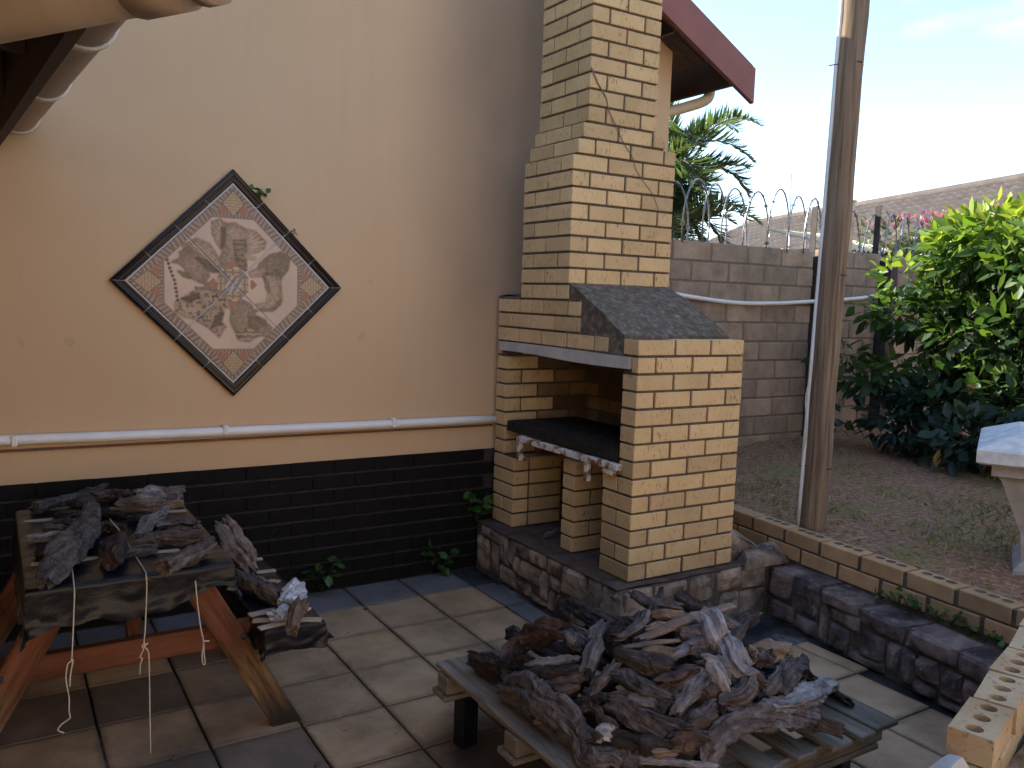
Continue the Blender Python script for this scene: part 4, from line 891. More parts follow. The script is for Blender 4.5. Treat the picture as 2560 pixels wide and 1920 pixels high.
# ------------------------------------------------------------------ gnarled firewood
def log_geo(pts, r, flat=.75, rough=1., seed=0, seg=26, taper=(.75, .8), torn=.5):
    L_ = sum(np.linalg.norm(np.subtract(pts[i+1], pts[i])) for i in range(len(pts)-1)); n = int(np.clip(L_/.010, 14, 42))
    path = catmull(pts, n); rs = random.Random(seed); tw = rs.uniform(0, 3.14); so = (seed*1.37) % 97; L_ = max(L_, 1e-3)
    path = path+np.array([[nz3((i/n*3, 0, 0), 1, so), nz3((i/n*3, 1, 0), 1, so+3), nz3((i/n*3, 2, 0), 1, so+6)] for i in range(n)])*r*.35*rough
    T, fr = frames(path); vs, uv = [], []; s = 0
    m = rs.choice([4, 5, 5, 6]); fa = [2*math.pi*(k+rs.uniform(-.25, .25))/m for k in range(m)]; fd = [rs.uniform(.62, .98) for _ in range(m)]; tws = rs.uniform(-1.2, 1.2)
    for i in range(n):
        if i: s += np.linalg.norm(path[i]-path[i-1])
        t = i/(n-1); tp_ = taper[0] if t < .5 else taper[1]; e = min(1, tp_+(1-tp_)*min(t, 1-t)/.25)
        e *= 1+.28*nz3((s/r*.35, 0, 0), 1, so)*rough
        dk = [fd[k]*(1+.30*nz3((s/r*.5, k*3.1, 0), 1, so)) for k in range(m)]
        for k in range(seg):
            a = 2*math.pi*k/seg; ca, sa = math.cos(a), math.sin(a); aa = a+tws*s
            fac = min(min(dk[j]/max(.25, math.cos(aa-fa[j])) for j in range(m)), 1.2)
            q = (1-rough*.75)+rough*.75*fac if rough < 1 else fac
            gv = nz3((ca*4.2, sa*4.2, s/r*.22), 1, so+9); g2 = nz3((ca*8, sa*8, s/r*.5), 1, so+4)
            q += rough*(.22*nz3((ca*1.7, sa*1.7, s/r*1.1), 1, so)-.28*max(0, gv-.2)-.07*abs(g2)+.13*nz3((ca*3.2, sa*3.2, s/r*2.6), 1, so+2)+.06*nz3((ca*8, sa*8, s/r*6), 1, so+3))
            x, y = ca*r*e*q, sa*r*e*q*flat; x, y = x*math.cos(tw)-y*math.sin(tw), x*math.sin(tw)+y*math.cos(tw)
            p = path[i]+fr[i][0]*x+fr[i][1]*y
            if i in (0, 1, 2, n-3, n-2, n-1):
                sg = -1 if i < 3 else 1; w_ = {0: 1., 1: .7, 2: .35}[min(i, n-1-i)]; p = p+T[i]*sg*r*torn*w_*(.35+1.5*nz3((ca*1.5, sa*1.5, 5), 1, so+sg)+.8*nz3((ca*5, sa*5, 5), 1, so+sg))
            vs.append(p); uv.append((a*r*1.1, s))
    fs = []
    for i in range(n-1):
        for k in range(seg): a, b = i*seg+k, i*seg+(k+1) % seg; fs.append((a, b, b+seg, a+seg))
    for i, sg in ((0, 1), (n-1, -1)):
        c = np.mean(vs[i*seg:(i+1)*seg], axis=0)+T[i]*sg*r*.25; vs.append(c); uv.append((0, 0)); ci = len(vs)-1
        for k in range(seg): fs.append((i*seg+k, ci, i*seg+(k+1) % seg) if sg > 0 else (i*seg+k, i*seg+(k+1) % seg, ci))
    return vs, fs, uv
_ls = [100]
def log(name, pts, r, mat, label, group=None, **kw):
    _ls[0] += 1; vs, fs, uv = log_geo([np.array(p, float) for p in pts], r, seed=kw.pop('seed', _ls[0]), **kw); o = addw(name, vs, fs, mat, None, False, uv); return tag(o, label, 'firewood', group)
def plank(name, p0, p1, wd, th, mat, parent=None, up=(0, 0, 1), nrm=None):
    p0, p1 = np.array(p0, float), np.array(p1, float); d = p1-p0; ln = np.linalg.norm(d); x = d/ln; z = np.array(up, float); z = z-x*(x@z); z /= np.linalg.norm(z); y = np.cross(z, x)
    me = bbox_mesh(wd, ln, th, min(.004, th*.2), mat); mt = Matrix((np.cross(x, z), x, z)).transposed()
    return add(name, me, None, parent, (p0+p1)/2, mt.to_euler())

# ------------------------------------------------------------------ pallet
PZ = .0
pal = thing('pallet', 'weathered wooden slatted pallet raised on black legs on the patio', 'pallet', (-.62, -.9, FZ))
pX = [(-1.185, .135), (-1.005, .085), (-.84, .085), (-.68, .085), (-.53, .085), (-.385, .095), (-.255, .075), (-.165, .12)]
for q, (x, wd) in enumerate(pX):
    plank('slat', (x+wd/2+random.uniform(-.004, .004), -1.44+random.uniform(-.012, .012), PZ-.010), (x+wd/2+random.uniform(-.006, .006), -.335+random.uniform(-.02, .01), PZ-.010), wd, .020, 'pallet_wood', pal)
for y in (-.42, -.88, -1.36): plank('stringer', (-1.19, y, PZ-.052), (-.07, y, PZ-.052), .075, .060, 'pallet_wood', pal)
for y in (-.42, -.88, -1.36): plank('bottom_slat', (-1.20, y+.01, PZ-.095), (-.09, y+.01, PZ-.095), .10, .022, 'pallet_wood', pal)
for x in (-1.10, -.20):
    for y in (-.44, -1.33): box('leg', x-.035, x+.035, y-.03, y+.03, FZ-.003, PZ-.105, 'plastic', pal, .004, (0, 0, .2))

# ------------------------------------------------------------------ firewood heap: pixel traces dropped onto a mound standing on the pallet
HC, HR, HH = np.array([-.61, -.90]), np.array([.56, .60]), .33
def mound(x, y): q = ((x-HC[0])/HR[0])**2+((y-HC[1])/HR[1])**2; return PZ+.015+HH*(max(0, 1-q)**.8) if q < 1 else PZ+.015-.0*q
def hit(u, v):
    d = ray(1050+u*.5651, 1400+v*.5651); best = None
    for t in np.linspace(1.2, 4.2, 900):
        p = CAM+d*t; h_ = p[2]-mound(p[0], p[1])
        if h_ <= 0: return p, t
        if best is None or h_ < best[0]: best = (h_, p, t)
        if p[2] < PZ: break
    return best[1], best[2]
HG = 'firewood heaped on the pallet'
traces = [  # pixel polyline, half thickness in pixels, wood, flatness, label
 ([(625, 305), (560, 318), (470, 345), (405, 420), (398, 545)], 52, 'log_brown', .85, 'smooth curved brown log bent over the back edge of the pallet'),
 ([(255, 500), (380, 480), (470, 470)], 52, 'log_dark', .9, 'dark stub of log end lying on the wide pallet board'),
 ([(815, 300), (770, 380), (738, 480)], 50, 'log_pale', .7, 'silvery upright split log beside the curved brown log'),
 ([(470, 470), (590, 452), (700, 435)], 17, 'log_pale', .6, 'thin silver-grey stick under the curved brown log'),
 ([(450, 515), (580, 505), (710, 485)], 22, 'log_dark', .7, None), ([(550, 560), (640, 545), (720, 520)], 30, 'log_brown', .7, None), ([(590, 590), (700, 560)], 26, 'log_brown', .7, None),
 ([(385, 580), (500, 640), (620, 730), (735, 850)], 88, 'log_grey', .62, 'big broad grey log with worm holes along the pallet edge'),
 ([(690, 780), (725, 860), (765, 925)], 42, 'log_brown', .8, None), ([(790, 780), (840, 760)], 32, 'log_pale', .8, None), ([(770, 850), (880, 880)], 38, 'log_grey', .8, None),
 ([(985, 345), (1180, 262), (1375, 205)], 30, 'log_tan', .35, 'straight tan sawn plank lying across the top of the heap'),
 ([(1000, 275), (1040, 200), (1072, 135)], 22, 'log_dark', .7, 'dark pointed splinter standing upright on top of the heap'),
 ([(950, 165), (1040, 195), (1140, 210)], 28, 'log_grey', .7, None), ([(1140, 165), (1190, 200), (1245, 225)], 24, 'log_dark', .7, None), ([(1165, 150), (1230, 185)], 14, 'log_brown', .7, None),
 ([(880, 345), (940, 290), (990, 235)], 40, 'log_grey', .6, None), ([(1040, 250), (1160, 245)], 28, 'log_tan', .8, None), ([(840, 370), (900, 300)], 34, 'log_dark', .8, None),
 ([(905, 385), (1020, 370), (1145, 355)], 14, 'log_tan', .6, 'thin tan stick below the sawn plank'), ([(1010, 300), (1090, 290)], 16, 'log_pale', .6, None),
 ([(1095, 440), (1200, 375), (1305, 285)], 26, 'log_pale', .55, 'pale ragged strip of bark wood slanting below the sawn plank'),
 ([(1000, 415), (1110, 420)], 34, 'log_tan', .7, None), ([(890, 430), (1010, 470), (1110, 480)], 45, 'log_dark', .8, None),
 ([(1270, 330), (1340, 400), (1390, 490)], 82, 'log_pale', .75, 'thick blue-grey fluted chunk high on the heap'),
 ([(1290, 270), (1350, 280), (1420, 320)], 34, 'log_grey', .7, None), ([(1370, 380), (1435, 280)], 28, 'log_dark', .7, None), ([(1200, 400), (1280, 380)], 34, 'log_grey', .7, None),
 ([(1450, 420), (1530, 395), (1600, 390)], 46, 'log_tan', .8, 'knotty tan-ended branch stub on the far side of the heap'), ([(1470, 440), (1520, 430)], 44, 'log_dark', .8, None),
 ([(1250, 470), (1330, 530)], 48, 'log_pale', .75, None), ([(855, 500), (960, 545), (1095, 595)], 48, 'log_grey', .6, 'flat grey-brown chunk slanting down the front of the heap'),
 ([(765, 575), (810, 520), (865, 455)], 28, 'log_grey', .7, None), ([(1050, 550), (1200, 480)], 40, 'log_brown', .7, None), ([(1070, 660), (1140, 580)], 32, 'log_grey', .5, None),
 ([(1150, 670), (1200, 600), (1245, 505)], 36, 'log_grey', .45, None), ([(1320, 650), (1400, 600), (1490, 555)], 56, 'log_grey', .7, 'thick grey bark chunk above the curved log'),
 ([(1400, 480), (1500, 520)], 40, 'log_brown', .7, None), ([(1535, 600), (1580, 530), (1640, 445)], 34, 'log_grey', .6, 'ribbed bark strip leaning on the right of the heap'),
 ([(1590, 580), (1650, 520), (1715, 455)], 30, 'log_grey', .6, None), ([(1560, 640), (1690, 590), (1815, 565)], 42, 'log_pale', .6, 'pale jagged split log above the bare slats'),
 ([(1710, 510), (1800, 580), (1905, 640)], 30, 'log_dark', .6, 'charred black splinter lying on the outer slat'),
 ([(840, 640), (950, 690), (1070, 770)], 46, 'log_grey', .65, None), ([(980, 660), (1080, 690), (1180, 745)], 34, 'log_grey', .6, None),
 ([(1255, 865), (1340, 765), (1470, 700), (1600, 690), (1730, 690)], 54, 'log_grey', .75, 'long curved grey log along the near slats of the pallet'),
 ([(870, 890), (1090, 895), (1310, 915)], 18, 'log_pale', .6, 'long pale stick along the bottom of the heap'), ([(950, 870), (1010, 800)], 28, 'log_grey', .7, None),
 ([(1180, 750), (1310, 700)], 36, 'log_brown', .7, None), ([(775, 640), (800, 700), (850, 750)], 38, 'log_brown', .7, None), ([(845, 605), (940, 600)], 24, 'log_tan', .7, None), ([(1215, 700), (1310, 640)], 32, 'log_grey', .7, None),
 ([(870, 800), (1000, 815), (1120, 840)], 40, 'log_dark', .8, None), ([(1120, 800), (1260, 800)], 40, 'log_brown', .8, None), ([(1000, 860), (1120, 850)], 26, 'log_tan', .7, None), ([(880, 860), (960, 900)], 30, 'log_brown', .7, None),
 ([(1370, 660), (1460, 650)], 30, 'log_brown', .7, None), ([(1240, 580), (1320, 570)], 34, 'log_brown', .7, None), ([(960, 610), (1050, 640)], 34, 'log_grey', .7, None), ([(700, 640), (790, 620)], 36, 'log_dark', .8, None), ([(650, 350), (730, 400)], 40, 'log_grey', .7, None),
 ([(410, 330), (440, 345)], 30, 'log_dark', .8, None), ([(1430, 500), (1520, 560)], 38, 'log_brown', .7, None), ([(1150, 330), (1230, 330)], 34, 'log_brown', .8, None)]
SHORT = [('smooth curved brown log', 'the smooth curved brown log'), ('dark stub of log', 'the dark stub on the wide board'), ('silvery upright', 'the silvery upright log'), ('big broad grey', 'the big broad grey log'), ('straight tan sawn', 'the tan sawn plank'), ('dark pointed', 'the dark pointed splinter'), ('thick blue-grey', 'the fluted blue-grey chunk'), ('knotty tan', 'the knotty tan-ended stub'), ('flat grey-brown chunk', 'the flat grey-brown chunk'), ('thick grey bark', 'the thick grey bark chunk'), ('pale jagged', 'the pale jagged split log'), ('long curved grey', 'the long curved grey log'), ('long pale stick', 'the long pale stick'), ('ribbed bark', 'the ribbed bark strip')]
def auto_label(tr, rp, mt):
    c = np.mean(tr, axis=0); best = None
    for t2, r2, m2, f2, l2 in traces:
        if l2:
            for k, s in SHORT:
                if l2.startswith(k):
                    d = min(np.linalg.norm(np.array(p)-c) for p in t2)
                    if best is None or d < best[0]: best = (d, s)
    ln = sum(np.linalg.norm(np.subtract(tr[i+1], tr[i])) for i in range(len(tr)-1))
    sz = 'thin' if rp < 25 else ('stout' if rp > 37 else ('short' if ln < 110 else 'longish'))
    return '%s %s firewood piece beside %s in the heap' % (sz, {'log_grey': 'grey', 'log_brown': 'brown', 'log_dark': 'blackened', 'log_pale': 'silvery', 'log_tan': 'tan'}[mt], best[1])
for tr, rp, mt, fl, lb in traces:
    P = []; 
    for (u, v) in tr: p, t = hit(u, v); P.append(p)
    r = rp*1.32*.5651*t/FPX; fl = max(fl, .55) if 'sawn' not in (lb or '') else fl; d0 = ray(1050+tr[0][0]*.5651, 1400+tr[0][1]*.5651)
    P = [p+d0/np.linalg.norm(d0)*r*.35 for p in P]; P = [np.array([p[0], p[1], max(p[2], PZ+r*fl*.75)]) for p in P]
    if lb is None: lb = auto_label(tr, rp, mt)
    if lb is None: lb = {'log_grey': 'weathered grey firewood chunk in the heap on the pallet', 'log_brown': 'rough brown firewood chunk in the heap on the pallet', 'log_dark': 'firewood chunk inside the heap on the pallet, coloured dark to deepen the gap shade', 'log_pale': 'silvery bleached firewood chunk in the heap on the pallet', 'log_tan': 'tan split firewood chunk in the heap on the pallet'}[mt]
    log('firewood_plank' if 'sawn plank lying' in lb else 'firewood_log', P, r, mt, lb, HG, flat=fl, rough=.35 if 'sawn' in lb else 1.15, taper=(.72, .7) if fl < .72 else (.9, .85), torn=.6)
for q in range(34):   # filler wood inside the mound, coloured dark so the gaps read as shade
    a, m = random.uniform(0, 6.28), math.sqrt(random.random())*.78; x, y = HC[0]+HR[0]*m*math.cos(a), HC[1]+HR[1]*m*math.sin(a); zz = PZ+.03+random.random()*max(.0, mound(x, y)-PZ-.13); an = random.uniform(0, 3.14); l_ = random.uniform(.10, .17)
    mt = random.choice(['log_brown', 'log_dark', 'log_dark']); dd = np.array([math.cos(an)*l_, math.sin(an)*l_, random.uniform(-.02, .03)])
    pa_, pb_ = np.array([x, y, zz])-dd, np.array([x, y, zz])+dd; pa_[2] = max(pa_[2], PZ+.03); pb_[2] = max(pb_[2], PZ+.03)
    log('firewood_log', [pa_, pb_], random.uniform(.028, .045), mt, {'log_grey': 'weathered grey firewood chunk in the heap on the pallet', 'log_brown': 'rough brown firewood chunk in the heap on the pallet', 'log_dark': 'firewood chunk inside the heap on the pallet, coloured dark to deepen the gap shade'}[mt], HG)

# ------------------------------------------------------------------ picnic table under black plastic
TX, TZ, TY0, TY1 = -2.155, .405, -.165, .86; TW = .30
tb = thing('picnic_table', 'small reddish wooden A-frame picnic table beside the black brick base', 'table', (TX, .35, FZ))
for q in range(5):
    x = TX-TW+.06+q*.12; plank('top_board', (x, TY0+.01, TZ-.022), (x, TY1-.01, TZ-.022), .112, .030, 'table_wood', tb)
for y in (.02, .70):
    for sg in (-1, 1):
        plank('leg', (TX+sg*.555, y, FZ-.03), (TX+sg*.175, y, TZ-.035), .095, .042, 'wornleg', tb, (0, 1, 0))
    plank('crossbar', (TX-.62, y+.045, .075), (TX+.62, y+.045, .075), .042, .085, 'table_wood', tb); plank('top_cleat', (TX-.27, y+.045, TZ-.075), (TX+.27, y+.045, TZ-.075), .042, .07, 'table_wood', tb)
    for sg in (-1, 1): tube('bolt', [(TX+sg*.375, y-.030, .082), (TX+sg*.375, y-.015, .082)], .011, 'steel_post', tb, 10, 2)
plank('brace', (TX+.03, .09, .06), (TX+.03, .30, TZ-.05), .05, .04, 'table_wood', tb); plank('brace', (TX+.03, .62, .06), (TX+.03, .42, TZ-.05), .05, .04, 'table_wood', tb)
for sg in (-1, 1):
    for q in range(2): x = TX+sg*(.47+q*.105); plank('bench_board', (x, -.13, .118), (x, .85, .118), .098, .026, 'table_wood', tb)
def drape(x0, x1, y0, y1, z, sk, nx, ny, seed, amp=.005):
    ex = .16; vs = []; U_ = np.linspace(-ex, (x1-x0)+ex, nx); V_ = np.linspace(-ex, (y1-y0)+ex, ny)
    for b in V_:
        for a in U_:
            px, py, dz = np.clip(a, 0, x1-x0), np.clip(b, 0, y1-y0), 0.
            ox = a-px; oy = b-py; o_ = max(abs(ox), abs(oy)); wv = nz3((a*7, b*7, 0), 1, seed)
            hang = sk*(1+.55*nz3((a*4, b*4, 1), 1, seed)-.5*(a-.3)+.12*nz3((a*17, b*17, 1), 1, seed)); dz = -o_/ex*hang
            out = .010+.045*abs(nz3((a*11, b*11, 2), 1, seed))*o_/ex+.012*nz3((a*26, b*26, 2), 1, seed)*o_/ex
            x = x0+px+np.sign(ox)*min(abs(ox)*4, 1)*out; y = y0+py+np.sign(oy)*min(abs(oy)*4, 1)*out
            vs.append((x, y, z+dz+amp*(wv+.6*nz3((a*19, b*19, 4), 1, seed))*(1 if o_ == 0 else .5)))
    fs = [(j*nx+i_, j*nx+i_+1, (j+1)*nx+i_+1, (j+1)*nx+i_) for j in range(ny-1) for i_ in range(nx-1)]
    return vs, fs
o = addw('plastic_sheet', *drape(TX-TW-.004, TX+TW+.004, TY0, TY1, TZ+.007, .125, 64, 90, 3), 'plastic', None, True); tag(o, 'wrinkled black plastic sheet draped over the picnic table top', 'plastic sheet')
BX0, BX1 = TX+.418, TX+.63
o = addw('plastic_sheet', *drape(BX0-.003, BX1+.003, -.135, .855, .139, .075, 44, 90, 8), 'plastic', None, True); tag(o, 'black plastic wrapped over the picnic bench seat', 'plastic sheet')
def z3(u, v): return (u/2.154, 1150+v/2.154)
def z5(u, v): return (u/3.95, 1180+v/3.95)
def z6(u, v): return (400+u/3.456, 1200+v/3.456)
def on_z(f, z, lst): return [on(2, z, *f(*p)) for p in lst]
TT, BT = TZ+.010, .143
for (f, z, a, b, wd, lb) in ((z5, TT, (240, 492), (525, 468), .022, 'pale strip across the far end of the black table sheet'), (z5, TT, (305, 915), (960, 850), .024, 'pale strip along the near end of the black table sheet'), (z5, TT, (960, 850), (1770, 775), .024, 'pale strip along the near end of the black table sheet'), (z5, TT, (1660, 392), (1840, 382), .024, 'short pale strip at the table corner by the black bricks'),
      (z6, BT, (770, 1170), (1010, 1115), .034, 'pale batten across the bench beside the silvery log'), (z6, BT, (800, 1215), (1395, 1205), .032, 'long pale batten across the near end of the bench'), (z6, BT, (855, 1285), (1100, 1225), .028, 'pale batten with dark end at the near end of the bench'), (z6, BT, (1230, 1110), (1290, 1120), .03, 'short pale batten under the tan stub on the bench'),
      (z6, BT, (830, 800), (1000, 780), .026, 'pale batten across the far half of the bench'), (z6, BT, (940, 870), (1030, 880), .030, 'pale batten end under the grey root on the bench'), (z6, BT, (830, 685), (885, 680), .024, 'pale batten at the far end of the bench'), (z6, BT, (590, 935), (660, 945), .024, 'pale batten end at the inner side of the bench')):
    p0, p1 = on_z(f, z, [a, b]); o = plank('batten', p0, p1, wd, .008, 'batten_wood'); tag(o, lb, 'batten', 'pale strips on the black plastic')
def tlog(f, z, pts, rp, sc, mat, lb, rise=None, grp='firewood drying on the picnic table', **kw):
    c = on(2, z, *f(*pts[0])); t = (c-CAM)@AF; r = rp*1.36/sc*t/FPX; fl = kw['flat'] = min(1., kw.get('flat', .75)*1.12); P = []
    for q, p in enumerate(pts): P.append(on(2, z+r*fl*.85+(rise[q] if rise else 0), *f(*p)))
    return log('firewood_log', P, r, mat, lb, grp, **kw)
tl = lambda pts, rp, mat, lb, rise=None, **kw: tlog(z5, TT, pts, rp, 3.95, mat, lb, rise, **kw)
tl([(330, 375), (600, 300), (800, 245), (1050, 140)], 50, 'log_grey', 'long grey log with brown sawn end at the far table edge', flat=.8, taper=(1, .35))
tl([(920, 250), (1130, 225), (1350, 250)], 55, 'log_brown', 'ridged brown chunk in the middle of the far table edge', flat=.8)
tl([(1350, 235), (1560, 215), (1775, 225)], 68, 'log_grey', 'blunt grey-brown log at the far corner of the table', flat=.8, taper=(.8, 1))
tl([(1000, 400), (1250, 370), (1520, 355), (1800, 315)], 42, 'log_tan', 'flat tan slab of bark in front of the far logs', flat=.5)
tl([(950, 400), (1100, 420), (1250, 430)], 40, 'log_dark', 'dark flake tucked under the tan bark slab', flat=.6)
tl([(560, 440), (660, 430), (780, 400)], 40, 'log_brown', 'small brown chunk behind the forked grey branch', flat=.7)
tl([(285, 640), (480, 640), (720, 580)], 48, 'log_pale', 'bleached ragged branch crossing under the thick grey branch', flat=.7, taper=(.4, .9))
tl([(905, 375), (880, 520), (760, 690), (600, 850), (455, 1085)], 82, 'log_grey', 'thick crooked grey branch hanging over the near table edge', [.02, .03, .02, .012, .02], flat=.75, taper=(.7, .6))
tl([(1150, 640), (1140, 760), (1120, 880)], 92, 'log_brown', 'cone-shaped brown stump under the string on the table', flat=.8, taper=(.30, 1.), torn=.2)
tl([(1660, 370), (1500, 500), (1350, 650)], 66, 'log_pale', 'pale twisted knot leaning on the brown bark piece', flat=.7, taper=(.6, .5))
tl([(1560, 540), (1750, 510), (1940, 520)], 62, 'log_grey', 'flat grey bark plate at the right side of the table', flat=.5, taper=(.8, .8))
tl([(1370, 720), (1600, 660), (1980, 640)], 66, 'log_brown', 'reddish brown half log with hollow side on the table', flat=.7, taper=(.5, .9))
tl([(1610, 960), (1800, 860), (1985, 750), (2080, 700)], 84, 'log_grey', 'square-cut grey log with grooved bark over the near table corner', [.01, .012, .012, .012], flat=.7, taper=(.95, .95), torn=.2)
bl = lambda pts, rp, mat, lb, rise=None, **kw: tlog(z6, BT, pts, rp, 3.456, mat, lb, rise, grp='firewood on the picnic bench', **kw)
bl([(570, 400), (640, 530), (740, 660), (820, 790)], 78, 'log_grey', 'thick grey log leaning from the bench up to the table', [.20, .14, .06, .0], flat=.75, taper=(.8, .6))
bl([(640, 690), (720, 760)], 60, 'log_dark', 'black charred stub at the foot of the leaning log', flat=.8)
bl([(625, 800), (790, 880), (940, 940), (1045, 1030)], 66, 'log_grey', 'curled grey root with hollow underside on the bench', [.03, .02, .02, .0], flat=.7, taper=(.5, .8))
bl([(1170, 920), (1140, 1000), (1120, 1080)], 88, 'silver_bark', 'silvery ash-white crumbly log on the bench', [.02, .02, .01], flat=.8)
bl([(1010, 1170), (1110, 1150)], 62, 'silver_bark', 'small silvery ash-white chunk beside the tan stub on the bench', flat=.7)
bl([(1210, 1060), (1190, 1150), (1150, 1280)], 62, 'log_tan', 'knotted tan branch stub at the near end of the bench', [.05, .02, .0], flat=.8)
log('firewood_log', [on(2, .025, 1150+u*.51249, 650+v*.51249) for u, v in ((415, 1345), (460, 1330), (520, 1310))], .016, 'log_pale', 'small pale driftwood piece on the plinth under the barbecue')
# more pieces crowding the far half of the table
tl([(700, 330), (800, 300), (930, 290)], 46, 'log_dark', 'short blackened chunk between the far grey log and the brown chunk', [.02, .03, .03], flat=.8)
tl([(1180, 300), (1400, 290), (1600, 270)], 48, 'log_grey', 'long grey piece laid over the far corner log', [.045, .05, .045], flat=.7)
tl([(520, 520), (640, 500), (760, 520)], 40, 'log_brown', 'dark brown chunk beside the thick crooked branch', flat=.8)
tl([(1660, 590), (1800, 580), (1960, 590)], 44, 'log_brown', 'brown flake between the bark plate and the half log', [.01, .012, .01], flat=.6)
tl([(1260, 470), (1380, 460), (1500, 430)], 40, 'log_dark', 'dark splinter behind the pale twisted knot', flat=.7)
tl([(420, 560), (520, 560), (640, 575)], 36, 'log_grey', 'small grey piece behind the bleached ragged branch', [.02, .02, .02], flat=.8)
tl([(960, 560), (1060, 540), (1180, 560)], 42, 'log_brown', 'brown chunk behind the cone-shaped stump', flat=.8)
tl([(360, 800), (460, 790), (560, 760)], 40, 'log_dark', 'dark chunk tucked beside the foot of the crooked branch', flat=.8)
tl([(1250, 800), (1400, 790), (1540, 770)], 38, 'log_grey', 'grey stick beside the pale strip near the table front', flat=.7)
# strings
def string(lst, label, group=None):
    t = thing('string', label, 'string', tuple(lst[0][0])); 
    for pts in lst: tube('strand', pts, .0022, 'cotton_string', t, 6, len(pts)*5)
SY = TY0-.045
sp = lambda l: [on(1, SY, *z3(*p)) for p in l]
string([on_z(z3, TT+.004, [(385, 560)])+sp([(400, 700), (398, 800), (392, 960), (385, 1075), (365, 1100), (355, 1180), (372, 1280), (372, 1350), (378, 1385), (365, 1400), (330, 1425), (312, 1455), (345, 1470)]), sp([(385, 1070), (392, 1085), (380, 1150), (375, 1220)])], 'cream string with curled end hanging from the left of the table sheet')
string([on_z(z3, TT+.05, [(590, 318), (655, 395)])+on_z(z3, TT+.004, [(700, 470), (775, 590)])+sp([(787, 620), (790, 700), (782, 900), (776, 1000), (800, 1040), (805, 1200), (808, 1400), (812, 1580)]), sp([(790, 990), (765, 1000), (772, 1020), (755, 1060), (765, 1070), (756, 1100), (752, 1155)]), sp([(770, 1010), (798, 985)])], 'long knotted cream string tied over the middle of the table sheet')
string([sp([(1052, 650), (1062, 760), (1080, 900), (1095, 975), (1088, 1050), (1092, 1095), (1104, 1098), (1100, 1050), (1096, 980)]), sp([(1095, 975), (1127, 975)])], 'short looped cream string hanging in front of the table leg')

# ------------------------------------------------------------------ tile picture on the wall
MC, MH = np.array([-1.505, 1.343]), .480; PYm = WY-.012
tp = thing('tile_picture', 'diamond-shaped ceramic tile picture of wild animals in a black frame on the wall', 'picture', (MC[0], WY, MC[1]-.55))
def z2n(u, v): p = on(1, PYm, 240+u/2.765, 400+v/2.765); return ((p[0]-MC[0])/MH, (p[2]-MC[1])/MH)
def inside(px, py, poly):
    r = np.zeros(px.shape, bool); n = len(poly)
    for i_ in range(n):
        (xa, ya), (xb, yb) = poly[i_], poly[(i_+1) % n]; c = ((ya > py) != (yb > py)); r ^= c & (px < (xb-xa)*(py-ya)/(yb-ya+1e-12)+xa)
    return r
polys = [  # outline in pixels of the photo detail, tone, texture
 ([(600, 590), (690, 545), (780, 580), (820, 640), (862, 720), (850, 770), (800, 745), (760, 690), (700, 640), (620, 640)], .44, 1), ([(580, 640), (640, 608), (705, 660), (762, 740), (778, 800), (740, 852), (690, 832), (636, 800), (606, 740), (570, 710), (530, 705), (585, 680)], .30, 1), ([(570, 770), (640, 790), (650, 815), (600, 800)], .2, 0),
 ([(700, 680), (770, 700), (850, 775), (790, 770)], .15, 1),
 ([(805, 430), (855, 412), (892, 440), (878, 520), (892, 590), (862, 612), (830, 565), (803, 500)], .40, 2), ([(880, 445), (960, 440), (1010, 470), (1050, 490), (1042, 560), (1030, 640), (1034, 765), (985, 735), (960, 705), (930, 760), (880, 742), (858, 690), (878, 620), (890, 560)], .36, 1), ([(1030, 480), (1100, 498), (1168, 565), (1160, 612), (1100, 640), (1050, 642), (1040, 560)], .48, 2), ([(952, 560), (1030, 560), (1034, 765), (975, 725)], .24, 3), ([(872, 470), (892, 470), (885, 570), (870, 600)], .14, 0), ([(1030, 650), (1100, 680), (1085, 690), (1030, 668)], .62, 0),
 ([(550, 985), (620, 940), (692, 905), (742, 1000), (762, 1040), (700, 1100), (600, 1080), (550, 1040)], .46, 4), ([(762, 1040), (830, 1018), (880, 1040), (862, 1120), (892, 1150), (850, 1222), (800, 1172), (700, 1110)], .36, 4), ([(690, 882), (750, 890), (850, 912), (932, 980), (922, 1022), (850, 1012), (760, 1002)], .50, 4), ([(600, 960), (690, 925), (700, 955), (640, 985)], .12, 0), ([(830, 1080), (872, 1060), (860, 1130), (800, 1160)], .14, 0), ([(760, 850), (850, 850), (905, 910), (840, 905), (750, 880)], .40, 1),
 ([(1130, 720), (1200, 660), (1280, 640), (1335, 680), (1322, 760), (1272, 822), (1200, 792), (1150, 802), (1118, 762)], .26, 1), ([(1060, 780), (1130, 740), (1200, 760), (1160, 800), (1070, 805)], .50, 1), ([(1160, 800), (1270, 812), (1280, 960), (1230, 1030), (1140, 1032), (1108, 1002), (1180, 985), (1192, 900)], .60, 1), ([(1160, 805), (1185, 850), (1195, 910), (1180, 900)], .3, 0), ([(1100, 1040), (1230, 1028), (1280, 965), (1270, 1000), (1220, 1042)], .36, 0),
 ([(940, 1012), (1000, 965), (1070, 1002), (1102, 1080), (1170, 1108), (1182, 1170), (1130, 1212), (1050, 1192), (990, 1232), (960, 1182), (930, 1112)], .32, 1), ([(970, 1190), (1060, 1170), (1140, 1200), (1060, 1250), (985, 1240)], .50, 3), ([(1060, 1090), (1120, 1090), (1170, 1130), (1110, 1170), (1060, 1150)], .22, 1), ([(1150, 1215), (1190, 1140), (1210, 1160), (1190, 1220)], .3, 0)]
polys = [([z2n(*p) for p in pl], t, k) for pl, t, k in polys]
tail = [z2n(*p) for p in [(490, 690), (500, 715), (508, 745), (518, 772), (528, 800), (540, 828), (546, 856), (550, 885), (556, 912), (560, 940), (562, 968)]]
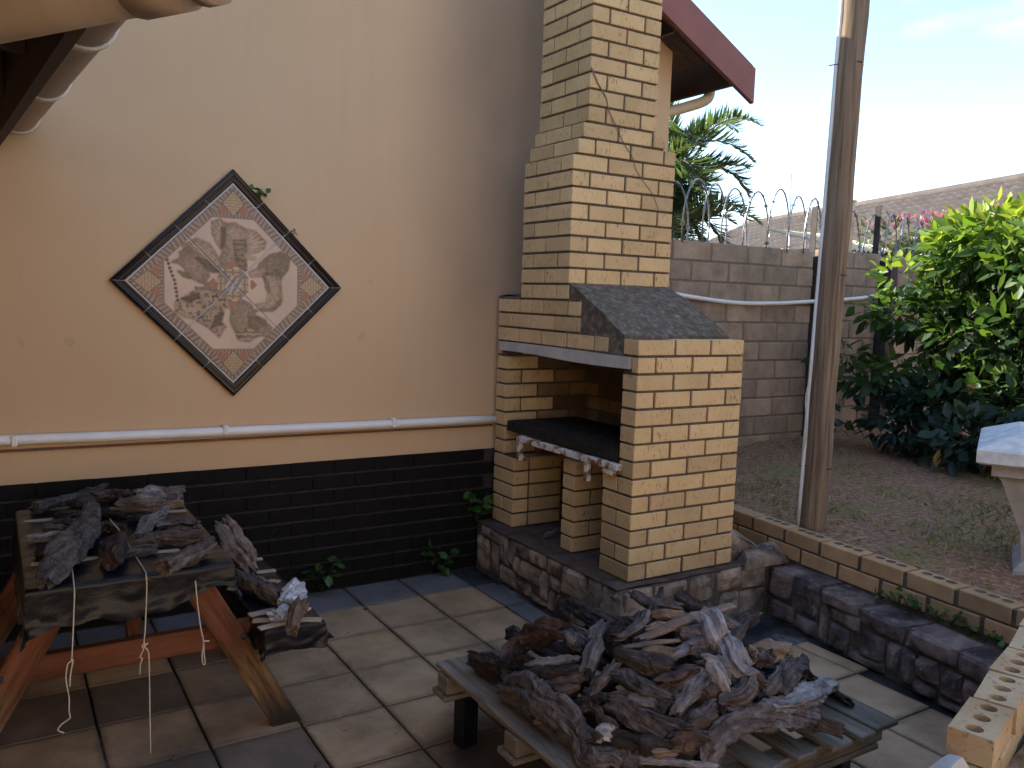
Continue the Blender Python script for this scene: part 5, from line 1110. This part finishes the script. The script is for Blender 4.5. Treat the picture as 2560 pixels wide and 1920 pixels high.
def paint(p, q):   # p,q normalised picture coordinates -> linear rgb
    n = len(p); nz_ = np.array([mnoise.noise(Vector((a*3, b*3, 0))) for a, b in zip(p, q)]); nf = np.array([mnoise.noise(Vector((a*28, b*28, 4))) for a, b in zip(p, q)])
    st_ = np.array([mnoise.noise(Vector((a*16+b*9, b*44-a*12, 7))) for a, b in zip(p, q)])
    col = np.array([.51, .37, .285])[None]*(1+.12*nz_[:, None])+np.array([.03, 0, 0])*np.clip(nz_, 0, 1)[:, None]
    def put(m, c, a=1.):
        a = np.broadcast_to(a, m.shape)[m][:, None]; col[m] = col[m]*(1-a)+np.broadcast_to(c, (n, 3))[m]*a
    ap, aq = np.abs(p), np.abs(q); band = (ap+aq > .875) | (np.maximum(ap, aq) > .665)
    put(band, np.array([.30, .215, .165]))
    al = np.where(p*q > 0, p-q, p+q); tri = np.maximum(ap, aq) > .665
    hat = np.sin(al*94+.5*np.sin(al*17)+(ap+aq)*22*np.sign(np.sin(al*12))) ; hat2 = np.sin(np.where(ap > aq, q/(ap-.35), p/(aq-.35))*62)
    put(band & (np.where(tri & (ap+aq < .90), hat2, hat) > .05), np.array([.13, .09, .075]), .85)
    put(np.abs(ap+aq-.872) < .008, np.array([.20, .15, .12])); put((np.abs(np.maximum(ap, aq)-.668) < .007) & (ap+aq < .88), np.array([.20, .15, .12]))
    for (cx, cy, h) in ((0, .81, 0), (0, -.81, 0), (.81, 0, 1), (-.81, 0, 1)):
        dx, dy = (p-cx, q-cy) if not h else (q-cy, p-cx); d_ = np.abs(dx)/.105+np.abs(dy)/.125
        put(d_ < 1.12, np.array([.12, .09, .075])); put(d_ < 1, np.array([.38, .27, .16]))
        br_ = (np.abs(((dy*34) % 1)-.5) > .40) | (np.abs((((dx*16+np.floor(dy*34)*.5)) % 1)-.5) > .45); put((d_ < 1) & br_, np.array([.20, .13, .08]), .8)
        s = np.sign(cx+cy); e = (dy*s)
        for sg in (-1, 1): put((np.abs(dx-sg*.10)+np.abs(e+.075)*1.1 < .052), np.array([.31, .125, .085]))
    for pl, t, k in polys:
        m = inside(p, q, pl); 
        if not m.any(): continue
        tex = {0: 0*nf, 1: .25*nf+.14*np.sin((p*1.3+q)*60+nf*6), 2: .28*np.sin(np.arctan2(q-.35, p)*44)+.2*nf, 3: .42*np.sign(np.sin(q*120+nf*3)), 4: .55*np.where(nf > .12, -1, .45)}[k]
        ed_ = np.full(n, 9.)
        for i_ in range(len(pl)):
            (xa, ya), (xb, yb) = pl[i_], pl[(i_+1) % len(pl)]; ll = (xb-xa)**2+(yb-ya)**2+1e-9; tt = np.clip(((p-xa)*(xb-xa)+(q-ya)*(yb-ya))/ll, 0, 1); ed_ = np.minimum(ed_, np.hypot(p-xa-tt*(xb-xa), q-ya-tt*(yb-ya)))
        m0 = m; m = m | (ed_ < .024); ed_ = np.where(m0, ed_, -ed_)+.024+.008*nf; fd_ = np.clip(ed_/.020, 0, 1); sh = 1-.45*np.exp(-np.clip(ed_, 0, 9)/.016)+.5*np.clip(ed_/.09, 0, 1)
        v = np.clip(t*.72*sh*(1+tex+.5*nz_+.35*st_), .05, .85)[:, None]; put(m, v*np.array([.62, .43, .30]), .88*fd_)
    for (a, b) in tail: put((p-a)**2+(q-b)**2 < .017**2, np.array([.07, .05, .04]), .9)
    cp_, cq = p+.005, q-.0
    dm = np.abs(cp_)+np.abs(cq); put((np.maximum(np.abs(cp_), np.abs(cq)) < .155) & (dm < .23), np.array([.20, .15, .125])); put((dm < .12) & (np.sin((cp_-cq*.6)*95) > 0), np.array([.42, .34, .29]))
    for (cx, cy) in ((0, .12), (0, -.12), (.12, 0), (-.12, 0)):
        w_, h_ = (.062, .034) if cx == 0 else (.034, .062); m = (np.abs(cp_-cx) < w_) & (np.abs(cq-cy) < h_); put(m, np.array([.38, .27, .16])); put(m & ((np.abs(cp_-cx) < .006) | (np.abs(cq-cy) < .006)), np.array([.18, .12, .08]))
        ox, oy = cp_-cx*1.62, cq-cy*1.62; put((np.abs(ox)+np.abs(oy) < .055) & (ox*np.sign(cx)*(cx != 0)+oy*np.sign(cy)*(cy != 0) > -.02), np.array([.31, .125, .085]))
    return np.clip(col*(1+.05*nf[:, None]), .02, .9)
add('grout_bed', mesh(*prism([(0, .545), (.545, 0), (0, -.545), (-.545, 0)], 1, -.0112, .003)), 'white_grout', tp, (MC[0], WY, MC[1]))
s2 = 1/math.sqrt(2); ts = MH*math.sqrt(2)/2; NT = 150
for (i_, j_) in ((0, 0), (1, 0), (0, 1), (1, 1)):
    a0 = (i_-1)*ts+.0022; b0 = (j_-1)*ts+.0022; w_ = ts-.0044; gsp = np.linspace(0, w_, NT); aa, bb = np.meshgrid(a0+gsp, b0+gsp); X = ((aa-bb)*s2).ravel(); Z = ((aa+bb)*s2).ravel()
    ed = np.minimum.reduce([aa-a0, a0+w_-aa, bb-b0, b0+w_-bb]).ravel(); Y = -np.where(ed < .0015, .0, .0035)
    V = np.stack([X, Y-.011, Z], 1); q = np.arange((NT-1)*NT).reshape(NT-1, NT)[:, :-1].ravel(); F4 = np.stack([q, q+1, q+NT+1, q+NT], 1); c0 = np.array([a0+w_/2, b0+w_/2]); cc = np.array([(c0[0]-c0[1])*s2, 0, (c0[0]+c0[1])*s2])
    me = np_mesh(V-cc, F4, np.zeros((0, 3), int)); at = me.color_attributes.new('print', 'FLOAT_COLOR', 'POINT'); rgb = paint(X/MH, Z/MH); at.data.foreach_set('color', np.concatenate([rgb, np.ones((len(rgb), 1))], 1).astype(np.float32).ravel())
    add('picture_tile', me, 'print', tp, (MC[0]+cc[0], WY, MC[1]+cc[2]))
# moulded frame pieces: four along each side, mitred at the corners
o_ = .555; prof = [(0, 0), (0, .014), (.004, .024), (.012, .029), (.021, .027), (.025, .020), (.030, .0195), (.034, .022), (.040, .021), (.046, .013), (.049, .006), (.050, 0)]
cs = [np.array([0, o_]), np.array([o_, 0]), np.array([0, -o_]), np.array([-o_, 0])]
for k in range(4):
    A, Bc = cs[k], cs[(k+1) % 4]; d = (Bc-A)/np.linalg.norm(Bc-A); ln = np.linalg.norm(Bc-A); inn = -(A+Bc)/np.linalg.norm(A+Bc)
    cuts = [0, ln*.262, ln*.5, ln*.738, ln]
    for m in range(4):
        vs = []
        for e, sgn in ((cuts[m], 1), (cuts[m+1], -1)):
            for (w_, h_) in prof:
                s = e+sgn*.0030
                if e == 0: s = w_+.0022
                if e == ln: s = ln-w_-.0022
                p = A+d*s+inn*w_; vs.append((MC[0]+p[0], WY-.0-h_, MC[1]+p[1]))
        n = len(prof); fs = [(q, q+1, n+q+1, n+q) for q in range(n-1)]+[tuple(range(n)), tuple(range(2*n-1, n-1, -1))]
        addw('frame_piece', vs, fs, 'glazed_black', tp)
# small litter on the patio
for (u, v, lb) in ((940, 1605, 'single reddish seed pod on the floor tiles in front of the table'), (1710, 1640, 'brown seed pod on the floor tiles near the pallet')):
    p = on(2, FZ+.006, *z3(u, v)); vs, fs, uv = tube_geo([p+np.array([-.012, -.006, 0]), p, p+np.array([.012, .006, .001])], [.003, .008, .003], 8, 9); tag(addw('seed_pod', vs, fs, 'seed_pod', None, True), lb, 'seed pod')
p = on(2, FZ+.006, 600+915/2.91, 1350+500/2.91); vs, fs, uv = tube_geo([p-np.array([.012, 0, 0]), p, p+np.array([.012, 0, 0])], [.003, .008, .003], 8, 9); tag(addw('seed_pod', vs, fs, 'seed_pod', None, True), 'brown seed pod where the grey and tan floor tiles meet', 'seed pod')
